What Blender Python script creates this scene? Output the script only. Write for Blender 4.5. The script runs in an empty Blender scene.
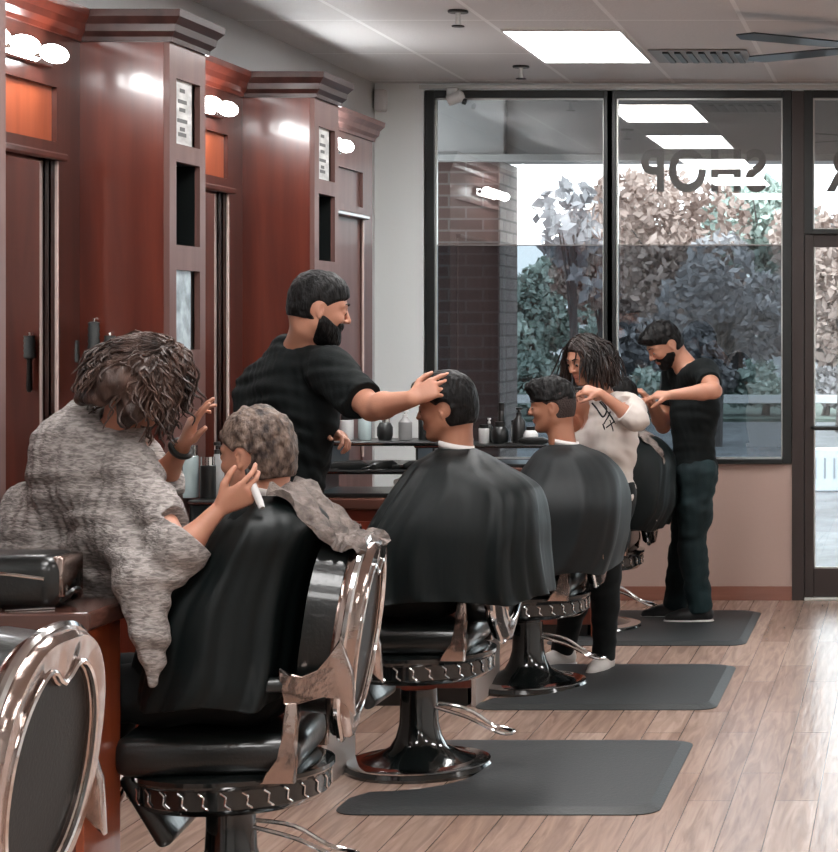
import bpy, bmesh, math, random
import numpy as np
from mathutils import Vector, Matrix
random.seed(7)
rng = np.random.RandomState(11)
SC = bpy.context.scene
COL = SC.collection
PI = math.pi
F = 2080.0; VX = 905.0; HY = 324.0; CH = 1.65      # focal length in pixels, vanishing point, eye height

def P(px, py, Y):
    return np.array([(px - VX) * Y / F, Y, CH + (HY - py) * Y / F])

# ------------------------------------------------------------------ materials
MATS = {}
def mat(name, col, rough=0.5, metal=0.0, coat=0.0, spec=0.5, emit=None, es=0.0,
        noise=None, bump=None, sheen=0.0, sss=0.0, wave=None):
    """noise=(scale, amount, (sx,sy,sz)); bump=(scale, strength, (sx,sy,sz))"""
    if name in MATS: return MATS[name]
    m = bpy.data.materials.new(name); m.use_nodes = True
    nt = m.node_tree; b = nt.nodes['Principled BSDF']
    b.inputs['Base Color'].default_value = (*col, 1)
    b.inputs['Roughness'].default_value = rough
    b.inputs['Metallic'].default_value = metal
    b.inputs['Coat Weight'].default_value = coat
    b.inputs['Coat Roughness'].default_value = 0.08
    b.inputs['Specular IOR Level'].default_value = spec
    b.inputs['Sheen Weight'].default_value = sheen
    if sss:
        b.inputs['Subsurface Weight'].default_value = sss
        b.inputs['Subsurface Radius'].default_value = (0.012, 0.004, 0.002)
    if emit:
        b.inputs['Emission Color'].default_value = (*emit, 1)
        b.inputs['Emission Strength'].default_value = es
    tc = nt.nodes.new('ShaderNodeTexCoord')
    def nz(scale, st, detail=4):
        mp = nt.nodes.new('ShaderNodeMapping'); mp.inputs['Scale'].default_value = st
        nt.links.new(tc.outputs['Object'], mp.inputs['Vector'])
        n = nt.nodes.new('ShaderNodeTexNoise'); n.inputs['Scale'].default_value = scale
        n.inputs['Detail'].default_value = detail
        nt.links.new(mp.outputs[0], n.inputs['Vector'])
        return n
    if noise:
        n = nz(noise[0], noise[2])
        r = nt.nodes.new('ShaderNodeValToRGB')
        a = noise[1]
        if len(noise) > 3: c2 = noise[3]
        else: c2 = tuple(min(1, c * (1 + a)) for c in col)
        c1 = tuple(c * (1 - a) for c in col) if len(noise) <= 3 else col
        r.color_ramp.elements[0].position = 0.35; r.color_ramp.elements[0].color = (*c1, 1)
        r.color_ramp.elements[1].position = 0.65; r.color_ramp.elements[1].color = (*c2, 1)
        nt.links.new(n.outputs['Fac'], r.inputs['Fac'])
        nt.links.new(r.outputs[0], b.inputs['Base Color'])
    if bump:
        n = nz(bump[0], bump[2])
        bp = nt.nodes.new('ShaderNodeBump'); bp.inputs['Strength'].default_value = bump[1]
        bp.inputs['Distance'].default_value = 0.01
        nt.links.new(n.outputs['Fac'], bp.inputs['Height'])
        nt.links.new(bp.outputs[0], b.inputs['Normal'])
    MATS[name] = m
    return m

def emis(name, col, s):
    m = bpy.data.materials.new(name); m.use_nodes = True
    nt = m.node_tree; nt.nodes.clear()
    e = nt.nodes.new('ShaderNodeEmission'); e.inputs[0].default_value = (*col, 1); e.inputs[1].default_value = s
    o = nt.nodes.new('ShaderNodeOutputMaterial'); nt.links.new(e.outputs[0], o.inputs[0])
    return m

def glass_mat(name, tint, refl):
    m = bpy.data.materials.new(name); m.use_nodes = True
    nt = m.node_tree; nt.nodes.clear()
    t = nt.nodes.new('ShaderNodeBsdfTransparent'); t.inputs[0].default_value = (*tint, 1)
    g = nt.nodes.new('ShaderNodeBsdfGlossy'); g.inputs['Roughness'].default_value = 0.0
    fr = nt.nodes.new('ShaderNodeFresnel'); fr.inputs[0].default_value = 1.45
    mth = nt.nodes.new('ShaderNodeMath'); mth.operation = 'MULTIPLY_ADD'
    mth.inputs[1].default_value = 1.0; mth.inputs[2].default_value = refl; mth.use_clamp = True
    nt.links.new(fr.outputs[0], mth.inputs[0])
    mx = nt.nodes.new('ShaderNodeMixShader')
    nt.links.new(mth.outputs[0], mx.inputs[0]); nt.links.new(t.outputs[0], mx.inputs[1]); nt.links.new(g.outputs[0], mx.inputs[2])
    o = nt.nodes.new('ShaderNodeOutputMaterial'); nt.links.new(mx.outputs[0], o.inputs[0])
    return m

def wood_mat(name, c1, c2, rough=0.28, coat=0.6, grain='z', spec=.5):
    m = bpy.data.materials.new(name); m.use_nodes = True
    nt = m.node_tree; b = nt.nodes['Principled BSDF']
    b.inputs['Roughness'].default_value = rough; b.inputs['Coat Weight'].default_value = coat
    b.inputs['Coat Roughness'].default_value = 0.12; b.inputs['Specular IOR Level'].default_value = spec
    tc = nt.nodes.new('ShaderNodeTexCoord'); mp = nt.nodes.new('ShaderNodeMapping')
    s = {'z': (6, 6, .5), 'y': (6, .5, 6), 'x': (.5, 6, 6)}[grain]
    mp.inputs['Scale'].default_value = s
    nt.links.new(tc.outputs['Object'], mp.inputs[0])
    n = nt.nodes.new('ShaderNodeTexNoise'); n.inputs['Scale'].default_value = 2.2; n.inputs['Detail'].default_value = 7
    n.inputs['Distortion'].default_value = 0.4
    nt.links.new(mp.outputs[0], n.inputs['Vector'])
    r = nt.nodes.new('ShaderNodeValToRGB')
    r.color_ramp.elements[0].position = .3; r.color_ramp.elements[0].color = (*c1, 1)
    r.color_ramp.elements[1].position = .72; r.color_ramp.elements[1].color = (*c2, 1)
    nt.links.new(n.outputs['Fac'], r.inputs[0]); nt.links.new(r.outputs[0], b.inputs['Base Color'])
    MATS[name] = m
    return m

def floor_mat():
    m = bpy.data.materials.new('oak_plank_floor'); m.use_nodes = True
    nt = m.node_tree; b = nt.nodes['Principled BSDF']
    tc = nt.nodes.new('ShaderNodeTexCoord'); mp = nt.nodes.new('ShaderNodeMapping')
    mp.inputs['Rotation'].default_value = (0, 0, PI / 2)
    nt.links.new(tc.outputs['Object'], mp.inputs[0])
    br = nt.nodes.new('ShaderNodeTexBrick')
    br.inputs['Scale'].default_value = 1.0; br.inputs['Brick Width'].default_value = 1.2
    br.inputs['Row Height'].default_value = 0.15; br.inputs['Mortar Size'].default_value = 0.0022
    br.inputs['Mortar Smooth'].default_value = .3
    br.offset = .37; br.inputs['Bias'].default_value = 0.0
    br.inputs['Color1'].default_value = (.33, .215, .165, 1); br.inputs['Color2'].default_value = (.45, .325, .265, 1)
    br.inputs['Mortar'].default_value = (.14, .085, .065, 1)
    nt.links.new(mp.outputs[0], br.inputs['Vector'])
    mp2 = nt.nodes.new('ShaderNodeMapping'); mp2.inputs['Scale'].default_value = (14, 1.1, 1)
    nt.links.new(tc.outputs['Object'], mp2.inputs[0])
    n = nt.nodes.new('ShaderNodeTexNoise'); n.inputs['Scale'].default_value = 2.0; n.inputs['Detail'].default_value = 8
    n.inputs['Distortion'].default_value = 1.1
    nt.links.new(mp2.outputs[0], n.inputs['Vector'])
    r = nt.nodes.new('ShaderNodeValToRGB')
    r.color_ramp.elements[0].position = .32; r.color_ramp.elements[0].color = (.72, .68, .66, 1)
    r.color_ramp.elements[1].position = .66; r.color_ramp.elements[1].color = (1.25, 1.25, 1.25, 1)
    nt.links.new(n.outputs['Fac'], r.inputs[0])
    mx = nt.nodes.new('ShaderNodeMixRGB'); mx.blend_type = 'MULTIPLY'; mx.inputs[0].default_value = .8
    nt.links.new(br.outputs['Color'], mx.inputs[1]); nt.links.new(r.outputs[0], mx.inputs[2])
    nt.links.new(mx.outputs[0], b.inputs['Base Color'])
    b.inputs['Roughness'].default_value = .27
    b.inputs['Specular IOR Level'].default_value = 1.0
    n2 = nt.nodes.new('ShaderNodeTexNoise'); n2.inputs['Scale'].default_value = 3
    nt.links.new(mp2.outputs[0], n2.inputs['Vector'])
    bp = nt.nodes.new('ShaderNodeBump'); bp.inputs['Strength'].default_value = .12; bp.inputs['Distance'].default_value = .01
    nt.links.new(n2.outputs['Fac'], bp.inputs['Height']); nt.links.new(bp.outputs[0], b.inputs['Normal'])
    return m

def brick_mat(name, c1, c2, mortar, scale=1.0):
    m = bpy.data.materials.new(name); m.use_nodes = True
    nt = m.node_tree; b = nt.nodes['Principled BSDF']; b.inputs['Roughness'].default_value = .85
    tc = nt.nodes.new('ShaderNodeTexCoord'); mp = nt.nodes.new('ShaderNodeMapping')
    mp.inputs['Rotation'].default_value = (PI / 2, 0, 0)
    sp = nt.nodes.new('ShaderNodeSeparateXYZ'); cb = nt.nodes.new('ShaderNodeCombineXYZ')
    ad = nt.nodes.new('ShaderNodeMath'); ad.operation = 'ADD'
    nt.links.new(tc.outputs['Object'], sp.inputs[0])
    nt.links.new(sp.outputs[0], ad.inputs[0]); nt.links.new(sp.outputs[1], ad.inputs[1])
    nt.links.new(ad.outputs[0], cb.inputs[0]); nt.links.new(sp.outputs[2], cb.inputs[1])
    br = nt.nodes.new('ShaderNodeTexBrick'); br.inputs['Scale'].default_value = 1
    br.inputs['Brick Width'].default_value = .22 * scale; br.inputs['Row Height'].default_value = .075 * scale
    br.inputs['Mortar Size'].default_value = .007
    br.inputs['Color1'].default_value = (*c1, 1); br.inputs['Color2'].default_value = (*c2, 1); br.inputs['Mortar'].default_value = (*mortar, 1)
    nt.links.new(cb.outputs[0], br.inputs['Vector']); nt.links.new(br.outputs[0], b.inputs['Base Color'])
    return m

def ceiling_mat():
    m = bpy.data.materials.new('ceiling_tile'); m.use_nodes = True
    nt = m.node_tree; b = nt.nodes['Principled BSDF']; b.inputs['Roughness'].default_value = .55
    tc = nt.nodes.new('ShaderNodeTexCoord')
    br = nt.nodes.new('ShaderNodeTexBrick'); br.inputs['Scale'].default_value = 1
    mp = nt.nodes.new('ShaderNodeMapping'); mp.inputs['Rotation'].default_value = (0, 0, PI / 2)
    mp.inputs['Location'].default_value = (.1, .16, 0)
    nt.links.new(tc.outputs['Object'], mp.inputs[0])
    br.inputs['Brick Width'].default_value = 1.22; br.inputs['Row Height'].default_value = .61; br.offset = 0
    br.inputs['Mortar Size'].default_value = .012
    br.inputs['Color1'].default_value = (.62, .61, .61, 1); br.inputs['Color2'].default_value = (.62, .61, .61, 1)
    br.inputs['Mortar'].default_value = (.80, .80, .80, 1)
    nt.links.new(mp.outputs[0], br.inputs['Vector'])
    nt.links.new(br.outputs[0], b.inputs['Base Color'])
    n = nt.nodes.new('ShaderNodeTexNoise'); n.inputs['Scale'].default_value = 60
    nt.links.new(tc.outputs['Object'], n.inputs['Vector'])
    bp = nt.nodes.new('ShaderNodeBump'); bp.inputs['Strength'].default_value = .25; bp.inputs['Distance'].default_value = .01
    nt.links.new(n.outputs['Fac'], bp.inputs['Height']); nt.links.new(bp.outputs[0], b.inputs['Normal'])
    return m

RED = wood_mat('mahogany_red', (.060, .011, .007), (.135, .026, .014))
REDX = wood_mat('mahogany_red_across', (.115, .019, .010), (.24, .044, .022), grain='y')
REDD = wood_mat('mahogany_dark', (.035, .010, .007), (.08, .022, .015))
ORG = wood_mat('cherry_orange', (.24, .048, .017), (.38, .088, .034), rough=.3)
FACE = wood_mat('mahogany_face', (.11, .055, .048), (.16, .085, .075), rough=.5, coat=.08, spec=.25)  # tower fronts: reflected daylight greyed into the base; end panel: its own brown
CHROME = mat('chrome', (.80, .78, .77), rough=.10, metal=1)
CHROMED = mat('aged_chrome', (.50, .40, .36), rough=.16, metal=1, bump=(30, .15, (1, 1, 1)))
BLKM = mat('black_enamel', (.006, .008, .008), rough=.12, coat=.8)
LEATH = mat('black_leather', (.008, .010, .010), rough=.28, coat=.35, bump=(90, .12, (1, 1, 1)))
PANELG = mat('grey_vinyl_back', (.010, .011, .011), rough=.5, spec=.35, bump=(120, .1, (1, 1, 1)))
RUBBER = mat('grey_rubber', (.030, .033, .034), rough=.55, bump=(80, .2, (1, 1, 1)))
WHITEW = mat('white_paint', (.80, .83, .83), rough=.6, bump=(40, .05, (1, 1, 1)))
GREYW = mat('grey_paint', (.48, .48, .48), rough=.6)
BEIGE = mat('beige_paint', (.46, .33, .285), rough=.6, bump=(40, .05, (1, 1, 1)))
BLACKP = mat('black_plastic', (.008, .009, .009), rough=.35, coat=.2)
BLACKF = mat('black_window_frame', (.010, .012, .012), rough=.35)
BROWNF = mat('bronze_door_frame', (.030, .020, .018), rough=.4)
ALU = mat('pale_aluminium', (.60, .60, .58), rough=.35, metal=.6)
WHITEP = mat('white_plastic', (.7, .7, .7), rough=.4)
TAUPE = mat('daylit_taupe_end', (.44, .38, .35), rough=.35)  # daylight on the counter end faces painted in as a paler base colour
DIFF = emis('light_diffuser', (1, .985, .97), 8.0)
TUBE = emis('warm_tube', (.98, 1, 1), 17.0)
MIRROR = mat('mirror_silver', (.80, .80, .80), rough=.015, metal=1)
GLASSC = glass_mat('clear_glass', (.90, .92, .92), .10)
GLASSF = glass_mat('film_tinted_glass', (.42, .45, .47), .07)
JAR = mat('pale_jar_glass', (.45, .55, .56), rough=.08, coat=.5)
TOWEL = mat('mottled_grey_towel', (.17, .14, .127), rough=.95, noise=(26, .45, (1, 1, 1)), bump=(60, .9, (1, 1, 1)))
PAPER = mat('picture_paper', (.50, .50, .49), rough=.5, noise=(9, .3, (1, 1, 3)))
BLUEG = mat('pale_blue_print', (.34, .40, .43), rough=.25, noise=(14, .35, (1, 1, 1)))

# ------------------------------------------------------------------ objects
def tag(o, label=None, cat=None, group=None, kind=None):
    if label: o['label'] = label
    if cat: o['category'] = cat
    if group: o['group'] = group
    if kind: o['kind'] = kind
    return o
def empty(name, loc=(0, 0, 0), rz=0, label=None, cat=None, group=None):
    o = bpy.data.objects.new(name, None); COL.objects.link(o)
    o.location = Vector([float(v) for v in loc]); o.rotation_euler = (0, 0, rz); o.empty_display_size = .1
    tag(o, label, cat, group); return o
def link(name, me, m, parent=None, smooth=False):
    o = bpy.data.objects.new(name, me); COL.objects.link(o)
    if m is not None and not me.materials: me.materials.append(m)
    if parent: o.parent = parent
    if smooth:
        me.polygons.foreach_set('use_smooth', [True] * len(me.polygons))
    return o
def copy_tree(o, parent=None):
    c = o.copy(); COL.objects.link(c); c.parent = parent
    for ch in list(o.children): copy_tree(ch, c)
    return c

class MB:
    def __init__(s): s.bm = bmesh.new(); s.off = Vector((0, 0, 0))
    def _bev(s, geom_edges, w, seg=2):
        if w > 0:
            bmesh.ops.bevel(s.bm, geom=geom_edges, offset=w, segments=seg, affect='EDGES', profile=.5)
    def box(s, x0, x1, y0, y1, z0, z1, bev=0, seg=2, M=None):
        vs = [s.bm.verts.new(v) for v in [(x0, y0, z0), (x1, y0, z0), (x1, y1, z0), (x0, y1, z0), (x0, y0, z1), (x1, y0, z1), (x1, y1, z1), (x0, y1, z1)]]
        fs = [s.bm.faces.new([vs[i] for i in f]) for f in [(0, 3, 2, 1), (4, 5, 6, 7), (0, 1, 5, 4), (1, 2, 6, 5), (2, 3, 7, 6), (3, 0, 4, 7)]]
        if M is not None:
            for v in vs: v.co = M @ v.co
        es = list({e for f in fs for e in f.edges})
        s._bev(es, bev, seg); return s
    def prism(s, pts, d0, d1, axis='y', bev=0, seg=2, M=None):
        """pts 2D polygon extruded along an axis. axis y: pts=(x,z); x: (y,z); z: (x,y)"""
        def mk(p, d):
            return {'y': (p[0], d, p[1]), 'x': (d, p[0], p[1]), 'z': (p[0], p[1], d)}[axis]
        a = [s.bm.verts.new(mk(p, d0)) for p in pts]; b = [s.bm.verts.new(mk(p, d1)) for p in pts]
        n = len(pts); fs = [s.bm.faces.new(a), s.bm.faces.new(b[::-1])]
        for i in range(n): fs.append(s.bm.faces.new([a[i], b[i], b[(i + 1) % n], a[(i + 1) % n]]))
        if M is not None:
            for v in a + b: v.co = M @ v.co
        if bev > 0:
            es = list(fs[0].edges) + list(fs[1].edges); s._bev(es, bev, seg)
        return s
    def lathe(s, prof, seg=32, c=(0, 0, 0), M=None):
        rings = []
        for r, z in prof:
            rings.append([s.bm.verts.new((c[0] + r * math.cos(2 * PI * k / seg), c[1] + r * math.sin(2 * PI * k / seg), c[2] + z)) for k in range(seg)])
        for i in range(len(rings) - 1):
            for k in range(seg):
                s.bm.faces.new([rings[i][k], rings[i][(k + 1) % seg], rings[i + 1][(k + 1) % seg], rings[i + 1][k]])
        s.bm.faces.new(rings[0][::-1]); s.bm.faces.new(rings[-1])
        if M is not None:
            for r in rings:
                for v in r: v.co = M @ v.co
        return s
    def tube(s, pts, r, seg=8, closed=False, caps=True, flat=None):
        pts = [Vector([float(c) for c in p]) for p in pts]; n = len(pts)
        rs = r if hasattr(r, '__len__') else [r] * n
        rings = []; up = Vector((0, 0, 1)); pn = None
        for i, p in enumerate(pts):
            a = pts[(i - 1) % n] if (closed or i > 0) else p
            b = pts[(i + 1) % n] if (closed or i < n - 1) else p
            t = (b - a).normalized()
            if pn is None:
                pn = t.cross(up)
                if pn.length < .1: pn = t.cross(Vector((1, 0, 0)))
            else: pn = pn - t * pn.dot(t)
            pn.normalize(); bn = t.cross(pn)
            f = flat or 1.0
            rings.append([s.bm.verts.new(p + rs[i] * (math.cos(2 * PI * k / seg) * pn + f * math.sin(2 * PI * k / seg) * bn)) for k in range(seg)])
        for i in range(n if closed else n - 1):
            A = rings[i]; B = rings[(i + 1) % n]
            for k in range(seg): s.bm.faces.new([A[k], A[(k + 1) % seg], B[(k + 1) % seg], B[k]])
        if caps and not closed:
            s.bm.faces.new(rings[0][::-1]); s.bm.faces.new(rings[-1])
        return s
    def loft(s, rings, caps=True, closed=True):
        R = [[s.bm.verts.new([float(c) for c in p]) for p in r] for r in rings]
        n = len(R[0])
        for i in range(len(R) - 1):
            for k in range(n if closed else n - 1):
                s.bm.faces.new([R[i][k], R[i][(k + 1) % n], R[i + 1][(k + 1) % n], R[i + 1][k]])
        if caps and closed: s.bm.faces.new(R[0][::-1]); s.bm.faces.new(R[-1])
        return s
    def ball(s, c, r, seg=16, rings=10, sc=(1, 1, 1), M=None):
        g = bmesh.ops.create_uvsphere(s.bm, u_segments=seg, v_segments=rings, radius=r)
        for v in g['verts']:
            v.co = Vector((v.co.x * sc[0], v.co.y * sc[1], v.co.z * sc[2]))
            if M is not None: v.co = M @ v.co
            v.co += Vector([float(q) for q in c])
        return s
    def obj(s, name, m, parent=None, smooth=False, M=None, origin=None):
        bmesh.ops.recalc_face_normals(s.bm, faces=s.bm.faces)
        me = bpy.data.meshes.new(name)
        if M is not None: s.bm.transform(M)
        if origin is not None: s.bm.transform(Matrix.Translation(-Vector([float(q) for q in origin])))
        s.bm.to_mesh(me); s.bm.free()
        o = link(name, me, m, parent)
        if origin is not None: o.location = Vector([float(q) for q in origin])
        if smooth:
            me.polygons.foreach_set('use_smooth', [True] * len(me.polygons))
            try: me.set_sharp_from_angle(angle=math.radians(38))
            except Exception: pass
        return o

def catmull(pts, n=6, closed=False):
    pts = [np.array(p, float) for p in pts]; out = []
    m = len(pts)
    for i in range(m if closed else m - 1):
        p0 = pts[(i - 1) % m] if (closed or i > 0) else pts[i]
        p1 = pts[i]; p2 = pts[(i + 1) % m]
        p3 = pts[(i + 2) % m] if (closed or i < m - 2) else p2
        for k in range(n):
            t = k / n
            out.append(.5 * ((2 * p1) + (-p0 + p2) * t + (2 * p0 - 5 * p1 + 4 * p2 - p3) * t * t + (-p0 + 3 * p1 - 3 * p2 + p3) * t ** 3))
    if not closed: out.append(pts[-1])
    return out

def sweep_plan(mb, path, prof):
    """profile (outward offset, z) swept along an open plan path with mitred corners; outward = right-hand of travel"""
    n = len(path); rings = []
    for i in range(n):
        p = np.array(path[i], float)
        d1 = np.array(path[i]) - np.array(path[i - 1]) if i > 0 else None
        d2 = np.array(path[i + 1]) - np.array(path[i]) if i < n - 1 else None
        if d1 is None: d1 = d2
        if d2 is None: d2 = d1
        d1 = d1 / np.linalg.norm(d1); d2 = d2 / np.linalg.norm(d2)
        n1 = np.array([d1[1], -d1[0]]); n2 = np.array([d2[1], -d2[0]])
        mm = n1 + n2; mm = mm / np.linalg.norm(mm); k = 1 / max(.3, mm.dot(n1))
        rings.append([(p[0] + mm[0] * o * k, p[1] + mm[1] * o * k, z) for o, z in prof])
    mb.loft(rings)
    return mb
# ------------------------------------------------------------------ room shell
XL, XR, YN, YB, ZC = -3.17, 4.2, -3.0, 12.43, 3.09
floor = MB().box(XL - .2, XR + .2, YN - .2, YB + .1, -.15, 0).obj('floor', floor_mat()); tag(floor, kind='structure')
ceil = MB().box(XL - .2, XR + .2, YN - .2, YB + .1, ZC, ZC + .15).obj('ceiling', ceiling_mat()); tag(ceil, kind='structure')
w = MB().box(XL - .15, XL, YN - .15, YB, 0, ZC).obj('wall_left', GREYW); tag(w, kind='structure')
w = MB().box(XR, XR + .15, YN - .15, YB, 0, ZC).obj('wall_right', WHITEW); tag(w, kind='structure')
w = MB().box(XL, XR, YN - .15, YN, 0, ZC).obj('wall_rear', WHITEW); tag(w, kind='structure')
T0, T1 = YB, YB + .14
mb = MB().box(XL, -2.875, T0, T1, 0, ZC)
mb.box(-2.875, XR, T0, T1, 3.045, ZC)
wb = mb.obj('wall_back', WHITEW); tag(wb, kind='structure')
mb = MB().box(-2.875, -.675, T0, T1, 0, .83); mb.box(1.55, XR, T0, T1, 0, .83)
tag(mb.obj('wall_back_low', BEIGE), kind='structure')
mb = MB().box(-2.875, -.675, T0 - .018, T0, 0, .085, .004); mb.box(1.55, XR, T0 - .018, T0, 0, .085, .004)
tag(mb.obj('baseboard_back', wood_mat('baseboard_wood', (.20, .075, .05), (.30, .13, .095), grain='x')), kind='structure')
tag(MB().box(XL + 0, XL + .015, 11.5, YB, 0, .085).obj('baseboard_left', MATS['baseboard_wood']), kind='structure')
# long rail on the ceiling in front of the window head
tag(MB().box(-2.9, XR, T0 - .02, T0, 3.055, 3.075).obj('trim_1', ALU), kind='structure')

def window(name, x0, x1, z0, z1, film, fw=.03, jamb=.055):
    root = empty(name, ((x0 + x1) / 2, T0 + .05, z0)); tag(root, kind='structure')
    o = root.location
    f = MB(); y0, y1 = T0 - .015, T0 + .09
    f.box(x0 - jamb, x0, y0, y1, z0 - .03, z1 + .045, .003); f.box(x1, x1 + jamb, y0, y1, z0 - .03, z1 + .045, .003)
    f.box(x0, x1, y0, y1, z1, z1 + .045, .003); f.box(x0, x1, y0 - .02, y1, z0 - .03, z0, .003)
    f.obj('window_frame', BLACKF, root, M=Matrix.Translation(-o))
    s = MB(); t = .008
    for a in ((x0, x0 + t, z0, z1), (x1 - t, x1, z0, z1), (x0, x1, z0, z0 + t), (x0, x1, z1 - t, z1)):
        s.box(a[0], a[1], T0 + .015, T0 + .05, a[2], a[3])
    s.obj('glazing_bead', ALU, root, M=Matrix.Translation(-o))
    if film:
        g = MB().box(x0 + .004, x1 - .004, T0 + .033, T0 + .034, film, z1 - .004).obj('upper_glass', GLASSC, root, M=Matrix.Translation(-o))
        g = MB().box(x0 + .004, x1 - .004, T0 + .033, T0 + .034, z0 + .004, film).obj('film_tinted_glass', GLASSF, root, M=Matrix.Translation(-o))
        e = MB().box(x0 + .008, x1 - .008, T0 + .029, T0 + .033, film - .004, film + .003).obj('film_edge', mat('film_edge', (.2, .18, .17), rough=.4), root, M=Matrix.Translation(-o))
    else:
        MB().box(x0 + .004, x1 - .004, T0 + .033, T0 + .034, z0 + .004, z1 - .004).obj('glass', GLASSC, root, M=Matrix.Translation(-o))
    return root
FZ = 1.65 + (324 - 245) * 12.46 / F
window('window_1', -2.81, -1.80, .845, 3.0, FZ)
window('window_2', -1.725, -.732, .845, 3.0, FZ)
window('window_3', -.55, .40, 2.215, 3.0, None)
window('window_4', .51, 1.45, 2.215, 3.0, None)
window('window_5', 1.61, 3.2, .845, 3.0, FZ)
# door pair
def door(name, x0, x1):
    root = empty(name, ((x0 + x1) / 2, T0 + .05, 0)); tag(root, kind='structure'); o = root.location; M = Matrix.Translation(-o)
    f = MB()
    f.box(x0, x0 + .055, T0 - .01, T0 + .06, .0, 2.185, .004); f.box(x1 - .055, x1, T0 - .01, T0 + .06, .0, 2.185, .004)
    f.box(x0 + .055, x1 - .055, T0 - .005, T0 + .055, .02, .19, .004); f.box(x0 + .055, x1 - .055, T0 - .005, T0 + .055, 2.11, 2.185, .004)
    f.obj('door_frame', BROWNF, root, M=M)
    MB().box(x0 + .055, x1 - .055, T0 + .02, T0 + .028, .19, 2.11).obj('glass', GLASSC, root, M=M)
    b = MB(); t = .009
    b.box(x0 + .055, x0 + .055 + t, T0, T0 + .02, .19, 2.11); b.box(x1 - .055 - t, x1 - .055, T0, T0 + .02, .19, 2.11); b.box(x0 + .055, x1 - .055, T0, T0 + .02, .19, .19 + t)
    b.obj('glazing_bead', ALU, root, M=M)
    h = MB().tube([(x0 + .06, T0 - .05, 1.03), (x1 - .06, T0 - .05, 1.03)], .013)
    h.tube([(x0 + .08, T0 - .05, 1.03), (x0 + .04, T0, 1.03)], .01); h.tube([(x1 - .08, T0 - .05, 1.03), (x1 - .04, T0, 1.03)], .01)
    h.obj('push_bar', BLACKF, root, smooth=True, M=M)
    return root
door('door_1', -.60, .42); door('door_2', .475, 1.495)
tag(MB().box(-.60, 1.52, T0 - .03, T0 + .1, 0, .018, .004).obj('trim_2', ALU), kind='structure')
tag(MB().box(-.675, -.602, T0 - .02, T0 + .1, 0, 3.04, .003).obj('trim_3', BROWNF), kind='structure')
tag(MB().box(1.50, 1.552, T0 - .02, T0 + .1, 0, 3.04, .003).obj('trim_4', BROWNF), kind='structure')

# ------------------------------------------------------------------ ceiling fittings
def ceiling_light():
    r = empty('ceiling_light')
    f = MB(); W, L, t = .285, .60, .012
    f.box(-W - t, -W, -L - t, L + t, -.012, .0); f.box(W, W + t, -L - t, L + t, -.012, 0); f.box(-W, W, -L - t, -L, -.012, 0); f.box(-W, W, L, L + t, -.012, 0)
    f.obj('frame', WHITEP, r)
    MB().box(-W, W, -L, L, -.006, -.001).obj('diffuser', DIFF, r)
    return r
LIGHTS = [(-1.68, 10.77, 'recessed ceiling light panel nearest the front window, whole panel in view'),
          (-1.68, 8.55, 'recessed ceiling light panel cut off by the top edge of the photo'),
          (-1.68, 6.3, None), (-1.68, 4.05, None),
          (1.6, 10.77, None), (1.6, 8.0, None), (1.6, 5.0, None), (1.6, 1.5, None), (-1.6, 1.6, None), (0, -1, None)]
cl0 = None
for i, (x, y, lb) in enumerate(LIGHTS):
    o = ceiling_light() if cl0 is None else copy_tree(cl0)
    cl0 = cl0 or o
    o.location = (x, y, ZC); tag(o, lb or 'recessed ceiling light panel outside the photo, over the room', 'ceiling light', 'recessed ceiling lights')
def detector(px, py, lb, Y):
    p = P(px, py, Y)
    r = empty('sprinkler_head', (p[0], Y, ZC), label=lb, cat='sprinkler', group='ceiling sprinkler heads')
    MB().lathe([(.045, -.012), (.048, -.006), (.045, 0)], 20).obj('escutcheon', BLACKP, r, smooth=True)
    MB().lathe([(.006, -.07), (.014, -.066), (.012, -.05), (.012, -.012)], 12).obj('nozzle', ALU, r, smooth=True)
    MB().lathe([(.028, -.076), (.030, -.073), (.028, -.07)], 16).obj('deflector', BLACKP, r, smooth=True)
detector(458, 20, 'ceiling sprinkler head between the two light panels, left of centre', 9.55)
detector(521, 66, 'ceiling sprinkler head just below the light panel nearest the window', 11.6)
r = empty('air_vent', P(702, 60, 11.15), label='slatted air vent in the ceiling beside the fan blades', cat='vent'); r.location.z = ZC
MB().box(-.26, .26, -.26, .26, -.008, -.004).obj('frame', mat('vent_grey', (.25, .25, .25), rough=.5), r)
for i in range(7):
    x = -.19 + i * .063
    MB().box(x, x + .03, -.2, .2, -.018, -.008).obj('slat', BLACKP, r)
# fan: hub off to the right, two blades reach into view
fc = P(873, 52, 10.05)
r = empty('ceiling_fan', (fc[0], 10.05, ZC), label='dark ceiling fan with thin blades at the top right', cat='fan')
MB().lathe([(.05, -.03), (.06, 0)], 12).obj('rod', BLACKP, r, smooth=True)
MB().lathe([(.05, -.17), (.10, -.15), (.11, -.10), (.10, -.04), (.05, -.03)], 24).obj('motor', BLACKP, r, smooth=True)
for k in range(5):
    a = math.radians(144 + k * 72)
    M = Matrix.Rotation(a, 4, 'Z') @ Matrix.Rotation(math.radians(7), 4, 'X')
    MB().prism([(.1, -.03), (.25, -.055), (.72, -.06), (.78, 0), (.72, .06), (.25, .055), (.1, .03)], -.112, -.105, 'z', M=M).obj('fan_blade', BLACKP, r)
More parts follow.
